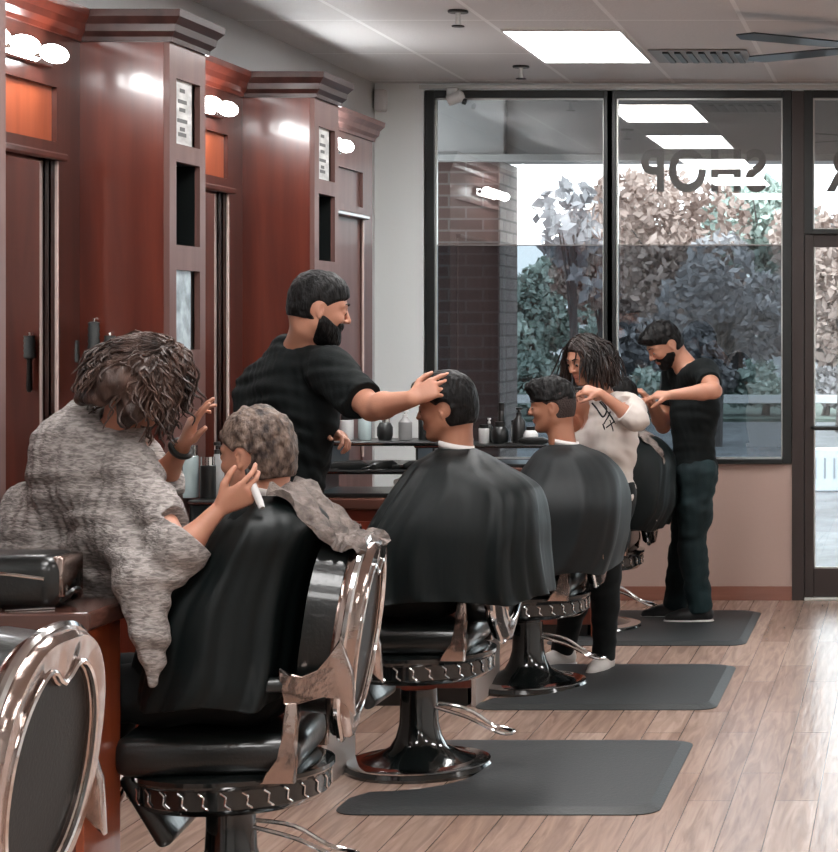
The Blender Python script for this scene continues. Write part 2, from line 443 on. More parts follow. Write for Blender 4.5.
# security camera and wall sensor
p = P(449, 101, 12.3)
r = empty('security_camera', (p[0], 12.38, p[2] + .05), label='small white security camera in the upper left window corner', cat='camera')
MB().box(-.035, .035, 0, .05, -.03, .04, .008).obj('bracket', WHITEP, r)
M = Matrix.Rotation(math.radians(25), 4, 'Y')
MB().lathe([(.018, -.05), (.032, -.045), (.036, .04), (.02, .055)], 16, M=Matrix.Translation((.03, -.05, -.03)) @ Matrix.Rotation(math.radians(70), 4, 'Y')).obj('camera_body', WHITEP, r, smooth=True)
MB().lathe([(.02, .05), (.018, .07)], 14, M=Matrix.Translation((.03, -.05, -.03)) @ Matrix.Rotation(math.radians(110), 4, 'Y')).obj('lens', BLACKP, r, smooth=True)
p = P(373, 97, 12.2)
r = MB().box(p[0] - .035, p[0] + .03, 12.35, YB, p[2] - .065, p[2] + .065, .01).obj('wall_sensor', mat('grey_plastic', (.58, .57, .57), rough=.5), origin=(p[0], 12.4, p[2]))
tag(r, 'small grey box on the wall in the far corner above the cabinets', 'sensor')

# lettering on the glass
def lettering(name, txt, x, z, size, wide, label):
    cu = bpy.data.curves.new(name, 'FONT'); cu.body = txt; cu.size = size; cu.extrude = .0015; cu.offset = size * .028
    cu.space_character = 1.08; cu.align_x = 'LEFT'
    o = bpy.data.objects.new(name, cu); COL.objects.link(o)
    o.rotation_euler = (PI / 2, 0, PI)
    dg = bpy.context.evaluated_depsgraph_get(); me = bpy.data.meshes.new_from_object(o.evaluated_get(dg))
    bpy.data.objects.remove(o)
    xs = [v.co.x for v in me.vertices]; k = wide / (max(xs) - min(xs)); m0 = min(xs)
    for v in me.vertices: v.co.x = (v.co.x - m0) * k
    me.materials.clear(); o2 = link(name, me, mat('grey_vinyl_letters', (.21, .20, .20), rough=.6))
    o2.rotation_euler = (PI / 2, 0, PI); o2.location = (x, T0 + .038, z)
    tag(o2, label, 'sign'); return o2
pS = P(766, 190, 12.46); pP = P(641, 190, 12.46)
lettering('window_lettering', 'SHOP', pS[0], pS[2], .345, pS[0] - pP[0], 'grey vinyl lettering reading SHOP on the window, seen from behind')
pR = P(826, 190, 12.46)
lettering('window_lettering', 'R', pR[0] + .17, pR[2], .345, .17, 'grey vinyl letter R on the glass over the door, seen from behind')
# small printed notice stuck on the door glass
# ------------------------------------------------------------------ cabinetry on the left wall
XP, XF = -2.94, -2.62          # recessed panel plane and tower front plane
TW = [(5.55, 6.06), (7.41, 7.79), (9.23, 9.62)]
CROWN = [(0, 2.655), (.012, 2.655), (.014, 2.672), (.03, 2.69), (.034, 2.715), (.055, 2.74), (.058, 2.765), (0, 2.765)]
def tower(y0, y1, label, zoff=0):
    r = empty('cabinet_tower', ((XL + XF) / 2, (y0 + y1) / 2, 0), label=label, cat='cabinet', group='tall mahogany towers between the mirrors')
    M = Matrix.Translation(-r.location)
    MB().box(XL, XF - .02, y0, y0 + .02, 0, 2.66, .002).obj('side_panel', RED, r, M=M)
    MB().box(XL, XF - .02, y1 - .02, y1, 0, 2.66, .002).obj('side_panel', RED, r, M=M)
    MB().box(XL, XF - .02, y0 + .02, y1 - .02, 2.62, 2.66).obj('top_panel', RED, r, M=M)
    f = MB(); x0, x1 = XF - .02, XF; a, b = y0 + .07, y1 - .06
    f.box(x0, x1, y0, a, 0, 2.66); f.box(x0, x1, b, y1, 0, 2.66)
    for z0, z1 in ((0, 1.555), (1.845, 1.935), (2.235, 2.30), (2.535, 2.66)): f.box(x0, x1, a, b, z0, z1)
    f.obj('face_frame', FACE, r, M=M)
    n = MB(); n.box(x0 - .16, x0 - .15, a, b, 1.93, 2.24); n.box(x0 - .15, x0, a - .006, a, 1.93, 2.24); n.box(x0 - .15, x0, b, b + .006, 1.93, 2.24)
    n.box(x0 - .15, x0, a, b, 1.922, 1.935); n.box(x0 - .15, x0, a, b, 2.235, 2.245)
    n.obj('open_niche', mat('niche_black', (.006, .008, .008), rough=.3), r, M=M)
    MB().box(x0 + .002, x0 + .006, a, b - .05, 2.30, 2.535).obj('picture_panel', PAPER, r, M=M)
    k = MB()
    for z, ww in ((2.50, .05), (2.46, .09), (2.43, .06), (2.39, .10), (2.36, .05), (2.34, .08)):
        c = (a + b - .05) / 2; k.box(x0 + .006, x0 + .0075, c - ww / 2, c + ww / 2, z - .008, z + .006)
    k.obj('picture_marks', mat('ink_grey', (.10, .10, .10), rough=.6), r, M=M)
    MB().box(x0 - .02, x0 - .004, a, b, 2.29, 2.545).obj('picture_recess', MATS['niche_black'], r, M=M)
    MB().box(x0 + .002, x0 + .006, a, b - .06, 1.555, 1.845).obj('display_glass', BLUEG, r, M=M)
    MB().box(x0 - .02, x0 - .004, a, b, 1.545, 1.855).obj('display_recess', MATS['niche_black'], r, M=M)
    sweep_plan(MB(), [(XP, y0), (XF, y0), (XF, y1), (XP, y1)], CROWN).obj('crown_moulding', wood_mat('crown_wood', (.022, .009, .008), (.055, .022, .018), rough=.4, coat=.06, spec=.22, grain='y') if 'crown_wood' not in MATS else MATS['crown_wood'], r, M=M)
    return r
tl = ['tall mahogany cabinet tower cut by the left edge of the photo',
      'tall glossy red cabinet tower behind the woman in grey, with picture and open niche',
      'tall glossy red cabinet tower behind the bearded barber, farther along the wall']
for (a, b), l in zip(TW, tl): tower(a, b, l)
def station(y0, y1, label, sc=None, sclabel=None, end=False):
    r = empty('mirror_station', (XP, (y0 + y1) / 2, 0), label=label, cat='wall panel', group='mirrored wall panels between the towers')
    M = Matrix.Translation(-r.location)
    fr = REDD if not end else FACE
    m0, m1 = y0 + .10, y1 - .42 * (y1 - y0) / 1.35 * .62
    m1 = y1 - .20
    b = MB(); x0, x1 = XP - .02, XP
    b.box(x0, x1, y0, m0, 0, 2.68); b.box(x0, x1, m1, y1, 0, 2.68); b.box(x0, x1, m0, m1, 2.47, 2.68)
    b.box(x0, x1, m0, m1, 2.225, 2.28); b.box(x0, x1, m0, m1, 0, .9)
    b.box(XL, x0, y1 - .02, y1, 0, 2.68)
    b.obj('panel_frame', fr, r, M=M)
    MB().box(x0 - .012 + (.012 if end else 0), x0 - .004 + (.012 if end else 0), m0, m1, .9, 2.23).obj('mirror' if not end else 'plain_panel', MIRROR if not end else FACE, r, M=M)
    MB().box(x0 - .012, x0 + .002, m0, m1, 2.28, 2.47).obj('frieze_panel', ORG if not end else FACE, r, M=M)
    MB().box(x1, x1 + .03, m0 - .03, m1 + .03, 2.215, 2.24, .006).obj('ledge', REDD, r, M=M)
    MB().box(x1 - .004, x1 + .008, m1 - .012, m1, .93, 2.215, .003).obj('mirror_edge', mat('pale_edge', (.55, .42, .38), rough=.25, coat=.5), r, M=M)
    sweep_plan(MB(), [(XP, y0), (XP, y1)] if not end else [(XP, y0), (XP, y1), (XL, y1)], CROWN).obj('crown_moulding', RED if not end else FACE, r, M=M)
    if sc:
        a, c = sc
        s = empty('vanity_light', (XP, (a + c) / 2, 2.56), label=sclabel, cat='wall light', group='frosted vanity lights over the mirrors')
        MB().box(0, .025, -(c - a) / 2, (c - a) / 2, -.035, .035, .006).obj('back_plate', CHROME, s)
        nn = 4
        for i in range(nn):
            yy = -(c - a) / 2 + (i + .5) * (c - a) / nn
            MB().ball((.075, yy, 0), .05, 20, 12, (.7, 1.75, .62)).obj('glass_shade', TUBE, s, smooth=True)
            MB().tube([(.02, yy, 0), (.05, yy, 0)], .012).obj('shade_holder', CHROME, s, smooth=True)
station(6.06, 7.41, 'dark mahogany mirror panel at the far left with orange frieze', (6.2, 7.12), 'lit frosted vanity light at the top left of the photo')
station(7.79, 9.23, 'mahogany mirror panel between the two big red towers', (8.1, 8.9), 'lit frosted vanity light between the two red towers')
station(9.62, 11.48, 'brown end panel of the cabinet wall beside the white wall', (9.95, 10.76), 'lit frosted vanity light farthest along the cabinet wall', end=True)
station(4.1, 5.55, 'mahogany mirror panel nearest the camera, outside the photo')
# counters
def counter(y0, y1, xr, label, zt=.90, end=TAUPE):
    r = empty('counter_cabinet', ((XP + xr) / 2, (y0 + y1) / 2, 0), label=label, cat='counter', group='counter cabinets under the towers')
    M = Matrix.Translation(-r.location)
    MB().box(XF + .002, xr - .03, y0 + .015, y1 - .01, .08, zt - .05, .003).obj('cabinet_body', RED, r, M=M)
    MB().box(XF + .002, xr - .05, y0 + .04, y1 - .03, 0, .08).obj('plinth', BLACKP, r, M=M)
    MB().box(xr - .03, xr - .008, y0 + .015, y1 - .01, 0, zt - .05, .003).obj('end_panel', end, r, M=M)
    MB().box(XF + .002, xr + .012, y0, y1 + .012, zt - .05, zt, .008).obj('worktop', wood_mat('worktop_wood', (.075, .030, .022), (.14, .06, .045), rough=.2, coat=.8, grain='x') if 'worktop_wood' not in MATS else MATS['worktop_wood'], r, M=M)
    for k in range(2):
        zz = .12 + k * .36
        d = MB().box(XF + .06, xr - .07, y0 + .002, y0 + .015, zz, zz + .32, .004).obj('door', REDX, r, M=M)
        MB().tube([(XF + .25, y0 - .02, zz + .27), (XF + .33, y0 - .02, zz + .27)], .005).obj('handle', CHROME, d, smooth=True, M=M)
    return r
counter(5.40, 5.68, -2.13, 'red wood counter cabinet in the left foreground behind the empty chair', end=ORG)
counter(7.40, 7.80, -2.05, 'red wood counter cabinet beyond the grey-haired client')
counter(8.95, 9.50, -1.84, 'red wood counter cabinet behind the client in the middle chair')
counter(10.84, 11.3, -1.61, 'red wood counter cabinet in front of the far window', end=ORG)
# ------------------------------------------------------------------ floor mats
def mat_shape(x0, x1, y0, y1, cy, cr, label):
    pts = []
    def arc(cx, cyy, r, a0, a1, n=6):
        for i in range(n + 1):
            a = math.radians(a0 + (a1 - a0) * i / n); pts.append((cx + r * math.cos(a), cyy + r * math.sin(a)))
    R = .09
    arc(x1 - R, y0 + R, R, -90, 0); arc(x1 - R, y1 - R, R, 0, 90); arc(x0 + R, y1 - R, R, 90, 180)
    for i in range(13):
        a = math.radians(90 - 180 * i / 12); pts.append((x0 + cr * math.cos(a) * .9, cy + cr * math.sin(a)))
    arc(x0 + R, y0 + R, R, 180, 270)
    cx, cyc = (x0 + x1) / 2, (y0 + y1) / 2
    mb = MB()
    rings = [[(p[0], p[1], .001) for p in pts]]
    def shrink(d, z): return [(p[0] + (cx + .1 - p[0]) * d, p[1] + (cyc - p[1]) * d, z) for p in pts]
    rings += [shrink(.0, .004), shrink(.09, .018), shrink(.10, .018)]
    mb.loft(rings)
    o = mb.obj('floor_mat', RUBBER, origin=(cx, cyc, 0)); tag(o, label, 'floor mat', 'anti-fatigue mats beside the barber chairs')
mat_shape(-1.93, -.83, 6.98, 8.22, 7.62, .40, 'grey rubber floor mat nearest the camera, large and complete')
mat_shape(-1.85, -.81, 8.88, 10.04, 9.42, .38, 'grey rubber floor mat under the feet of the woman in white')
mat_shape(-1.85, -.82, 10.66, 11.92, 11.25, .38, 'grey rubber floor mat under the man in jeans, farthest from the camera')
# ------------------------------------------------------------------ barber chair (local: +x forward)
def oval(cy, cz, ry, rz, n=40, cusp=0, point=0, sq=0):
    out = []
    for k in range(n):
        a = 2 * PI * k / n + PI / 2
        c, s = math.cos(a), math.sin(a)
        e = 1 - sq * .5
        y = ry * math.copysign(abs(c) ** e, c); z = rz * math.copysign(abs(s) ** e, s)
        if cusp and s > 0: z -= cusp * math.exp(-(c / .22) ** 2)
        if point and s < 0: z -= point * math.exp(-(c / .25) ** 2)
        out.append((cy + y, cz + z))
    return out
def make_chair():
    r = empty('barber_chair')
    MB().lathe([(.265, 0), (.27, .012), (.26, .028), (.20, .042), (.15, .06), (.105, .085), (.085, .12), (.072, .17), (.066, .30)], 48).obj('base', BLKM, r, smooth=True)
    MB().lathe([(.250, .031), (.262, .029), (.262, .034), (.235, .040)], 48).obj('base_ring', CHROME, r, smooth=True)
    MB().lathe([(.055, .28), (.055, .345), (.10, .36), (.11, .385)], 32).obj('pump_column', BLKM, r, smooth=True)
    MB().lathe([(.10, .30), (.25, .315), (.272, .335), (.272, .385), (.285, .40), (.285, .412), (.26, .42)], 56).obj('seat_ring', BLKM, r, smooth=True)
    for k in range(30):
        o = MB()
        a = 2 * PI * k / 30
        pts = []
        for i in range(5):
            t = i / 4; aa = a + (.10 * t) + .03 * math.sin(t * 2 * PI)
            pts.append((.275 * math.cos(aa), .275 * math.sin(aa), .383 - .045 * t))
        o.tube(pts, .0028, 5).obj('ring_ornament', CHROME, r, smooth=True)
    MB().box(-.23, .27, -.235, .235, .415, .53, .045, 4).obj('seat_cushion', LEATH, r, smooth=True)
    # reclining back: local upright frame tilted
    M = Matrix.Translation((-.300, 0, .515)) @ Matrix.Rotation(math.radians(-8), 4, 'Y')
    def slab(prof_o, x0, x1, bev, name, mt, hole=None):
        mb = MB()
        if hole is None: mb.prism(prof_o, x0, x1, 'x', bev, 3, M=M)
        else:
            n = len(prof_o); xm = (x0 + x1) / 2
            def rg(pr, x): return [M @ Vector((x, p[0], p[1])) for p in pr]
            def mix(a, b, t): return [(p[0] + (q[0] - p[0]) * t, p[1] + (q[1] - p[1]) * t) for p, q in zip(a, b)]
            rr = [rg(mix(prof_o, hole, .12), x0), rg(prof_o, x0 + .012), rg(prof_o, x1 - .012), rg(mix(prof_o, hole, .12), x1), rg(mix(prof_o, hole, .85), x1), rg(hole, x1 - .008), rg(hole, x0 + .008), rg(mix(prof_o, hole, .85), x0)]
            R = [[mb.bm.verts.new(v) for v in q] for q in rr]
            for i in range(8):
                A, B = R[i], R[(i + 1) % 8]
                for k in range(n): mb.bm.faces.new([A[k], A[(k + 1) % n], B[(k + 1) % n], B[k]])
        return mb.obj(name, mt, r, smooth=True)
    outer = oval(0, .27, .245, .262, 56, 0, .045, .35); inner = oval(0, .262, .188, .215, 56, .05, 0, .1)
    slab(outer, -.045, .02, 0, 'back_frame', CHROMED, inner)
    slab(oval(0, .262, .196, .222, 56, .05, 0, .1), -.030, -.016, .004, 'back_panel', PANELG)
    slab(oval(0, .275, .225, .245, 56, 0, 0, .35), .02, .105, .035, 'backrest_cushion', LEATH)
    rim = [M @ Vector((-.046, p[0], p[1])) for p in oval(0, .262, .196, .223, 56, .05, 0, .1)]
    MB().tube(rim, .006, 6, closed=True).obj('panel_rim', CHROME, r, smooth=True)
    rim = [M @ Vector((-.012, p[0], p[1])) for p in oval(0, .27, .251, .268, 56, 0, .045, .35)]
    MB().tube(rim, .010, 6, closed=True).obj('frame_bead', CHROME, r, smooth=True)
    # armrests
    for s in (-1, 1):
        y0, y1 = s * .258 - .015, s * .258 + .015
        arm = [(-.345, .80), (-.32, .745), (-.285, .703), (-.24, .685), (-.21, .692), (-.183, .715), (-.180, .700), (-.190, .66), (-.194, .622), (-.215, .612), (-.25, .630), (-.30, .643), (-.345, .637), (-.372, .60), (-.385, .585), (-.378, .70)]
        a = MB().prism(arm, y0, y1, 'y', .005, 2).obj('armrest', CHROMED, r, smooth=True)
        MB().box(-.20, .17, s * .250 - .026, s * .250 + .026, .650, .69, .016, 3).obj('arm_pad', LEATH, a, smooth=True)
        post = [(-.198, .625), (-.232, .625), (-.236, .575), (-.222, .53), (-.228, .505), (-.222, .46), (-.225, .405), (-.130, .405), (-.15, .432), (-.185, .47), (-.192, .505), (-.188, .53), (-.196, .57)]
        MB().prism(post, y0 - .006, y1 + .006, 'y', .006, 2).obj('arm_post', CHROMED, r, smooth=True)
    # leg rest and footrest
    M2 = Matrix.Translation((.27, 0, .44)) @ Matrix.Rotation(math.radians(30), 4, 'Y')
    MB().box(-.03, .02, -.17, .17, -.26, 0, .02, 3, M=M2).obj('leg_rest', LEATH, r, smooth=True)
    for s in (-1, 1): MB().tube(catmull([(.25, s * .17, .43), (.36, s * .18, .26), (.44, s * .18, .14), (.56, s * .17, .13)], 4), .012, 8).obj('footrest_arm', CHROME, r, smooth=True)
    MB().box(.42, .62, -.18, .18, .115, .135, .008).obj('footrest_plate', CHROMED, r)
    return r
def chair_extra(r, full=True):
    # pump lever: a bent chrome loop on the back of the column
    MB().tube(catmull([(-.05, -.03, .24), (-.16, -.07, .21), (-.25, -.12, .14), (-.335, -.10, .12), (-.30, -.01, .13), (-.18, .0, .19), (-.05, .02, .235)], 4), .007, 8).obj('pump_lever', CHROME, r, smooth=True)
ch = make_chair(); chair_extra(ch)
chairs = [(P(-146, 700, 4.0)[0], 4.0, 0.0, 'empty barber chair in the lower left corner, grey oval back panel', 180, 0.02),
          (P(231, 700, 5.88)[0], 5.88, 0.0, 'barber chair under the grey-haired client, ornate chrome frame', 186, 0.0),
          (P(419, 700, 7.72)[0], 7.72, 0.0, 'barber chair under the client in the middle, round black base', 180, .035),
          (P(528, 700, 9.46)[0], 9.46, 0.0, 'barber chair under the client with the pompadour haircut', 180, .02),
          (P(592, 600, 11.25)[0], 11.25, 0.0, 'barber chair farthest away, mostly hidden behind the woman in white', 180, 0.02)]
UP = ('seat_ring', 'ring_ornament', 'seat_cushion', 'back_frame', 'back_panel', 'backrest_cushion', 'panel_rim', 'frame_bead', 'headrest_socket', 'armrest', 'arm_post', 'front_post', 'leg_rest', 'pump_column')
for i, (x, y, z, lb, rz, lift) in enumerate(chairs):
    c = ch if i == 0 else copy_tree(ch)
    c.location = (x, y, 0); c.rotation_euler = (0, 0, math.radians(rz))
    tag(c, lb, 'barber chair', 'barber chairs along the mirrors')
    CH = c
chair_objs = [o for o in COL.objects if o.name.split('.')[0] == 'barber_chair' and o.parent is None]
for o, c in zip(sorted(chair_objs, key=lambda q: q.location.y), chairs):
    for k in o.children:
        if k.name.split('.')[0] in UP: k.location.z = c[5]
BACK = ('back_frame', 'back_panel', 'backrest_cushion', 'panel_rim', 'frame_bead')
PIV = Vector((-.300, 0, .515))
for o, c in list(zip(sorted(chair_objs, key=lambda q: q.location.y), chairs))[2:]:
    for k in o.children:
        if k.name.split('.')[0] in BACK:
            R_ = Matrix.Rotation(math.radians(6), 4, 'Y'); z_ = Vector((0, 0, k.location.z - .035))
            k.matrix_local = Matrix.Translation(PIV + z_) @ R_ @ Matrix.Translation(-PIV)
CXY = [(c[0], c[1]) for c in chairs]
CH = 1.65

# ------------------------------------------------------------------ things on the counters
def bottle(x, y, z, h, r, kind, mt, capm, label, group=None):
    o = empty('bottle', (x, y, z), label=label, cat='bottle', group=group)
    prof = {'round': [(r * .95, 0), (r, h * .05), (r, h * .6), (r * .45, h * .74), (r * .4, h * .78)],
            'straight': [(r * .95, 0), (r, h * .03), (r, h * .78), (r * .9, h * .8)],
            'fat': [(r * .8, 0), (r, h * .2), (r, h * .55), (r * .7, h * .75), (r * .6, h * .78)]}[kind]
    MB().lathe(prof, 18).obj('bottle_body', mt, o, smooth=True)
    cr = prof[-1][0]
    if kind == 'round':
        MB().lathe([(cr, h * .78), (cr, h * .86), (cr * .5, h * .87), (cr * .5, h * .93), (cr * 1.2, h * .94), (cr * 1.2, h)], 14).obj('pump_top', capm, o, smooth=True)
    else: MB().lathe([(cr, h * .78), (cr, h)], 16).obj('cap', capm, o, smooth=True)
    return o
def tray_stack(x0, x1, y0, y1, z, label, lift=.0):
    o = empty('tool_tray', ((x0 + x1) / 2, (y0 + y1) / 2, z), label=label, cat='tray')
    hx, hy = (x1 - x0) / 2, (y1 - y0) / 2
    MB().box(-hx, hx, -hy, hy, 0, .018, .004).obj('base_tray', BLACKP, o)
    for sx in (-1, 1): MB().box(sx * hx - .012 if sx > 0 else -hx, hx if sx > 0 else -hx + .012, -hy, hy, .018, .10, .003).obj('side_wall', BLACKP, o)
    MB().box(-hx - .005, hx + .005, -hy - .005, hy, .10, .118, .005).obj('upper_tray', BLACKP, o)
    MB().box(-hx - .006, hx + .006, -hy - .008, -hy - .005, .106, .112).obj('chrome_edge', CHROME, o)
    return o
def clipper(p, rz, label, ball=False):
    o = empty('hair_clipper', p, rz, label, 'hair clipper', 'hair clippers on the counters')
    MB().prism([(-.08, .006), (-.07, .0), (.05, .0), (.085, .01), (.085, .022), (.05, .038), (-.06, .036), (-.08, .026)], -.021, .021, 'y', .007, 2).obj('clipper_body', BLACKP, o, smooth=True)
    MB().box(.075, .10, -.021, .021, .01, .019).obj('blade', CHROME, o)
    MB().tube(catmull([(-.08, 0, .02), (-.12, .02, .01), (-.15, -.03, .006), (-.11, -.07, .006), (-.05, -.06, .006)], 5), .003, 6).obj('cord', BLACKP, o, smooth=True)
    return o
# unit 2 (behind middle client)
y0 = 8.97
z2 = .90
tray_stack(-2.56, -1.90, y0 + .02, y0 + .40, z2 + .0, 'lower black tool tray on the counter left of the middle client')
t = tray_stack(-2.52, -1.95, y0 + .10, y0 + .42, z2 + .118, 'upper black tool tray stacked on another, left of the middle client')
clipper((-2.42, y0 + .07, z2 + .118), .4, 'black hair clipper on the lower tray beside the bearded barber')
clipper((-2.10, y0 + .07, z2 + .118), 2.8, 'black hair clipper on the lower tray close to the middle client')
k = 0
nm = ['short white bottle', 'tall clear spray bottle', 'squat black jar', 'pale grey pump bottle', 'slim black bottle', 'white capped jar', 'dark pump bottle']
for x, h, r, kd, m1, m2 in ((-2.48, .11, .03, 'straight', WHITEP, BLACKP), (-2.40, .17, .03, 'round', JAR, BLACKP), (-2.31, .10, .035, 'fat', BLACKP, CHROME),
                            (-2.22, .13, .03, 'round', mat('grey_bottle', (.3, .3, .3), rough=.3), WHITEP), (-2.14, .15, .022, 'straight', BLACKP, CHROME), (-2.07, .12, .035, 'straight', WHITEP, ALU), (-1.99, .14, .03, 'round', BLACKP, BLACKP)):
    bottle(x, y0 + .27, z2 + .236, h, r, kd, m1, m2, nm[k] + ' on the upper tray behind the middle client', 'bottles on the middle counter'); k += 1
clipper((-2.27, y0 + .07, z2 + .118), 1.2, 'black hair clipper on the lower tray between two others')
# folded white towel
rt = empty('folded_towel', (-2.12, y0 + .2, z2 + .018), label='small white folded towel inside the lower black tray', cat='towel')
MB().box(-.11, .11, -.14, .12, 0, .03, .012, 3).obj('lower_fold', mat('white_towel', (.6, .58, .56), rough=.95, bump=(80, .6, (1, 1, 1))), rt, smooth=True)
MB().box(-.105, .10, -.135, .11, .03, .058, .012, 3).obj('upper_fold', MATS['white_towel'], rt, smooth=True)
# unit 1 (beyond grey client)
y0 = 7.42
tray_stack(-2.56, -2.20, y0 + .02, y0 + .34, .90, 'black tool tray on the counter behind the grey-haired client')
bottle(P(186, 470, y0 + .17)[0], y0 + .17, 1.018, .19, .045, 'straight', JAR, CHROME, 'large glass disinfectant jar left of the grey-haired client', 'bottles on the near counter')
bottle(P(208, 470, y0 + .14)[0], y0 + .14, 1.018, .15, .028, 'straight', BLACKP, CHROME, 'slim black bottle with chrome cap beside the glass jar', 'bottles on the near counter')
bottle(P(217, 470, y0 + .2)[0], y0 + .2, 1.018, .20, .026, 'round', mat('grey_bottle', (.3, .3, .3)), BLACKP, 'grey pump bottle right of the black bottle by the jar', 'bottles on the near counter')
rm = empty('magazine', (P(228, 497, y0 + .08)[0], y0 + .08, .90), label='pale magazines lying on the counter behind the grey-haired client', cat='magazine')
for i in range(2): MB().box(-.10 + .01 * i, .10, -.07, .07 - .01 * i, .008 * i, .008 * i + .007).obj('cover', PAPER, rm)
# tools hung on the tower side
TS = 7.41
for i, (px, ya, yb) in enumerate(((76, 335, 395), (97, 316, 392), (113, 330, 392))):
    a = P(px, ya, TS); b = P(px, yb, TS); h = a[2] - b[2]
    o = empty('hair_brush', (a[0], TS, a[2]), label=['dark round hair brush hanging on the red tower, leftmost of three', 'dark ribbed hair brush hanging on the red tower, middle and tallest', 'dark hair brush hanging on the red tower nearest the woman’s head'][i], cat='brush', group='hair brushes hanging on the red tower')
    MB().lathe([(.006, -h), (.011, -h * .95), (.009, -h * .5), (.012, -h * .45)], 10, c=(0, -.03, 0)).obj('handle', BLACKP, o, smooth=True)
    MB().lathe([(.014, -h * .46)] + [(.018 + (.003 if q % 2 else 0), -h * .45 + q * h * .04) for q in range(10)] + [(.012, -.02)], 12, c=(0, -.03, 0)).obj('bristle_head', mat('brush_grey', (.05, .055, .055), rough=.6), o, smooth=True)
    MB().tube([(0, 0, -.01), (0, -.03, -.012), (0, -.03, -.03)], .004, 6).obj('hook', CHROME, o)
# unit 3 (far)
y0 = 10.86
tray_stack(-2.56, -1.70, y0 + .02, y0 + .36, .90, 'wide black tool tray on the counter in front of the far window')
far = [(P(484, 0, y0 + .15)[0], .10, .028, 'straight', WHITEP, BLACKP, 'white bottle with black cap'), (P(500, 0, y0 + .15)[0], .115, .048, 'fat', BLACKP, BLACKP, 'squat dark round bottle'),
       (P(501.5, 0, y0 + .24)[0], .21, .018, 'straight', BLACKP, BLACKP, 'tall slim black bottle'), (P(519, 0, y0 + .15)[0], .19, .036, 'round', BLACKP, BLACKP, 'tall black pump bottle'),
       (P(513, 0, y0 + .2)[0], .12, .018, 'straight', mat('grey_bottle', (.3, .3, .3)), BLACKP, 'slim grey bottle'), (P(490, 0, y0 + .26)[0], .13, .02, 'round', BLACKP, WHITEP, 'small dark spray bottle'), (P(533, 0, y0 + .22)[0], .09, .04, 'fat', WHITEP, BLACKP, 'short white tub')]
for x, h, r, kd, m1, m2, lb in far:
    bottle(x, y0 + (.15 if r > .02 else .24), 1.018, h, r, kd, m1, m2, lb + ' on the far counter by the window', 'bottles on the far counter')
clipper((P(537, 440, y0 + .05)[0] - .02, y0 + .07, .90 + .118), 0, 'black hair clipper on the far counter by the window')
# foreground bag on unit 0
p = P(25, 600, 5.5)
rb = empty('tool_bag', (p[0], 5.53, .90), label='black tool bag with chrome clasp on the left foreground counter', cat='bag')
hw = .12
MB().box(-.25, .11, -.10, .10, 0, .145, .045, 4).obj('bag_body', LEATH, rb, smooth=True)
MB().box(.085, .118, -.07, .07, .03, .14, .01, 2).obj('end_clasp', CHROMED, rb, smooth=True)
MB().tube(catmull([(-.2, -.1, .09), (-.05, -.106, .10), (.08, -.1, .085)], 5), .005, 6).obj('zip', CHROME, rb, smooth=True)
MB().tube(catmull([(.10, -.05, .02), (.135, -.03, .05), (.13, .01, .03), (.1, .03, .02)], 5), .008, 6).obj('strap', LEATH, rb, smooth=True)
sc_ = empty('scissors', (p[0] - .02, 5.425, .902), .35, 'pair of chrome scissors on the left foreground counter edge', 'scissors')
MB().prism([(-.0, -.006), (.12, .0), (.0, .006)], 0, .003, 'z').obj('blade', CHROME, sc_)
MB().tube([(-.03 + .018 * math.cos(a * PI / 6), .012 + .012 * math.sin(a * PI / 6), .004) for a in range(12)], .0035, 6, closed=True).obj('finger_ring', CHROME, sc_)
MB().tube([(-.03 + .018 * math.cos(a * PI / 6), -.014 + .012 * math.sin(a * PI / 6), .004) for a in range(12)], .0035, 6, closed=True).obj('finger_ring', CHROME, sc_)
# bottles in the tower niches
for (yy, lb) in ((7.50, 'dark bottle with white label in the niche of the nearer red tower'), (9.32, 'dark bottle with white label in the niche of the farther red tower')):
    o = bottle(XF - .045, yy, 1.936, .17, .03, 'round', BLACKP, BLACKP, lb, 'bottles in the tower niches')
    MB().lathe([(.0312, .025), (.0312, .085)], 18).obj('bottle_label', PAPER, o, smooth=True)
# ------------------------------------------------------------------ implicit body modelling
def V3(*a): return np.array(a, float)
def nrm(v): v = np.asarray(v, float); return v / (np.linalg.norm(v) + 1e-12)
def frame(fwd, up=(0, 0, 1)):
    x = nrm(fwd); y = nrm(np.cross(up, x)); z = np.cross(x, y)
    return np.stack([x, y, z], 1)
def d_cone(p, a, b, r1, r2):
    ba = b - a; l2 = ba @ ba; rr = r1 - r2; a2 = l2 - rr * rr
    pa = p - a
    if a2 <= 1e-9:
        return np.linalg.norm(pa, axis=1) - max(r1, r2)
    il2 = 1 / l2; y = pa @ ba; z = y - l2
    t = pa * l2 - ba[None] * y[:, None]; x2 = (t * t).sum(1)
    y2 = y * y * l2; z2 = z * z * l2; k = np.sign(rr) * rr * rr * x2
    dA = np.sqrt(x2 + z2) * il2 - r2; dB = np.sqrt(x2 + y2) * il2 - r1
    dC = (np.sqrt(x2 * a2 * il2) + y * rr) * il2 - r1
    return np.where(np.sign(z) * a2 * z2 > k, dA, np.where(np.sign(y) * a2 * y2 < k, dB, dC))
def d_ell(p, c, r, M):
    q = (p - c) @ M; k0 = np.sqrt(((q / r) ** 2).sum(1)); k1 = np.sqrt(((q / (r * r)) ** 2).sum(1)) + 1e-9
    return np.where(k0 < 1e-4, -r.min(), k0 * (k0 - 1) / k1)
def smin(a, b, k):
    if k <= 0: return np.minimum(a, b)
    h = np.clip(.5 + .5 * (b - a) / k, 0, 1); return b + (a - b) * h - k * h * (1 - h)
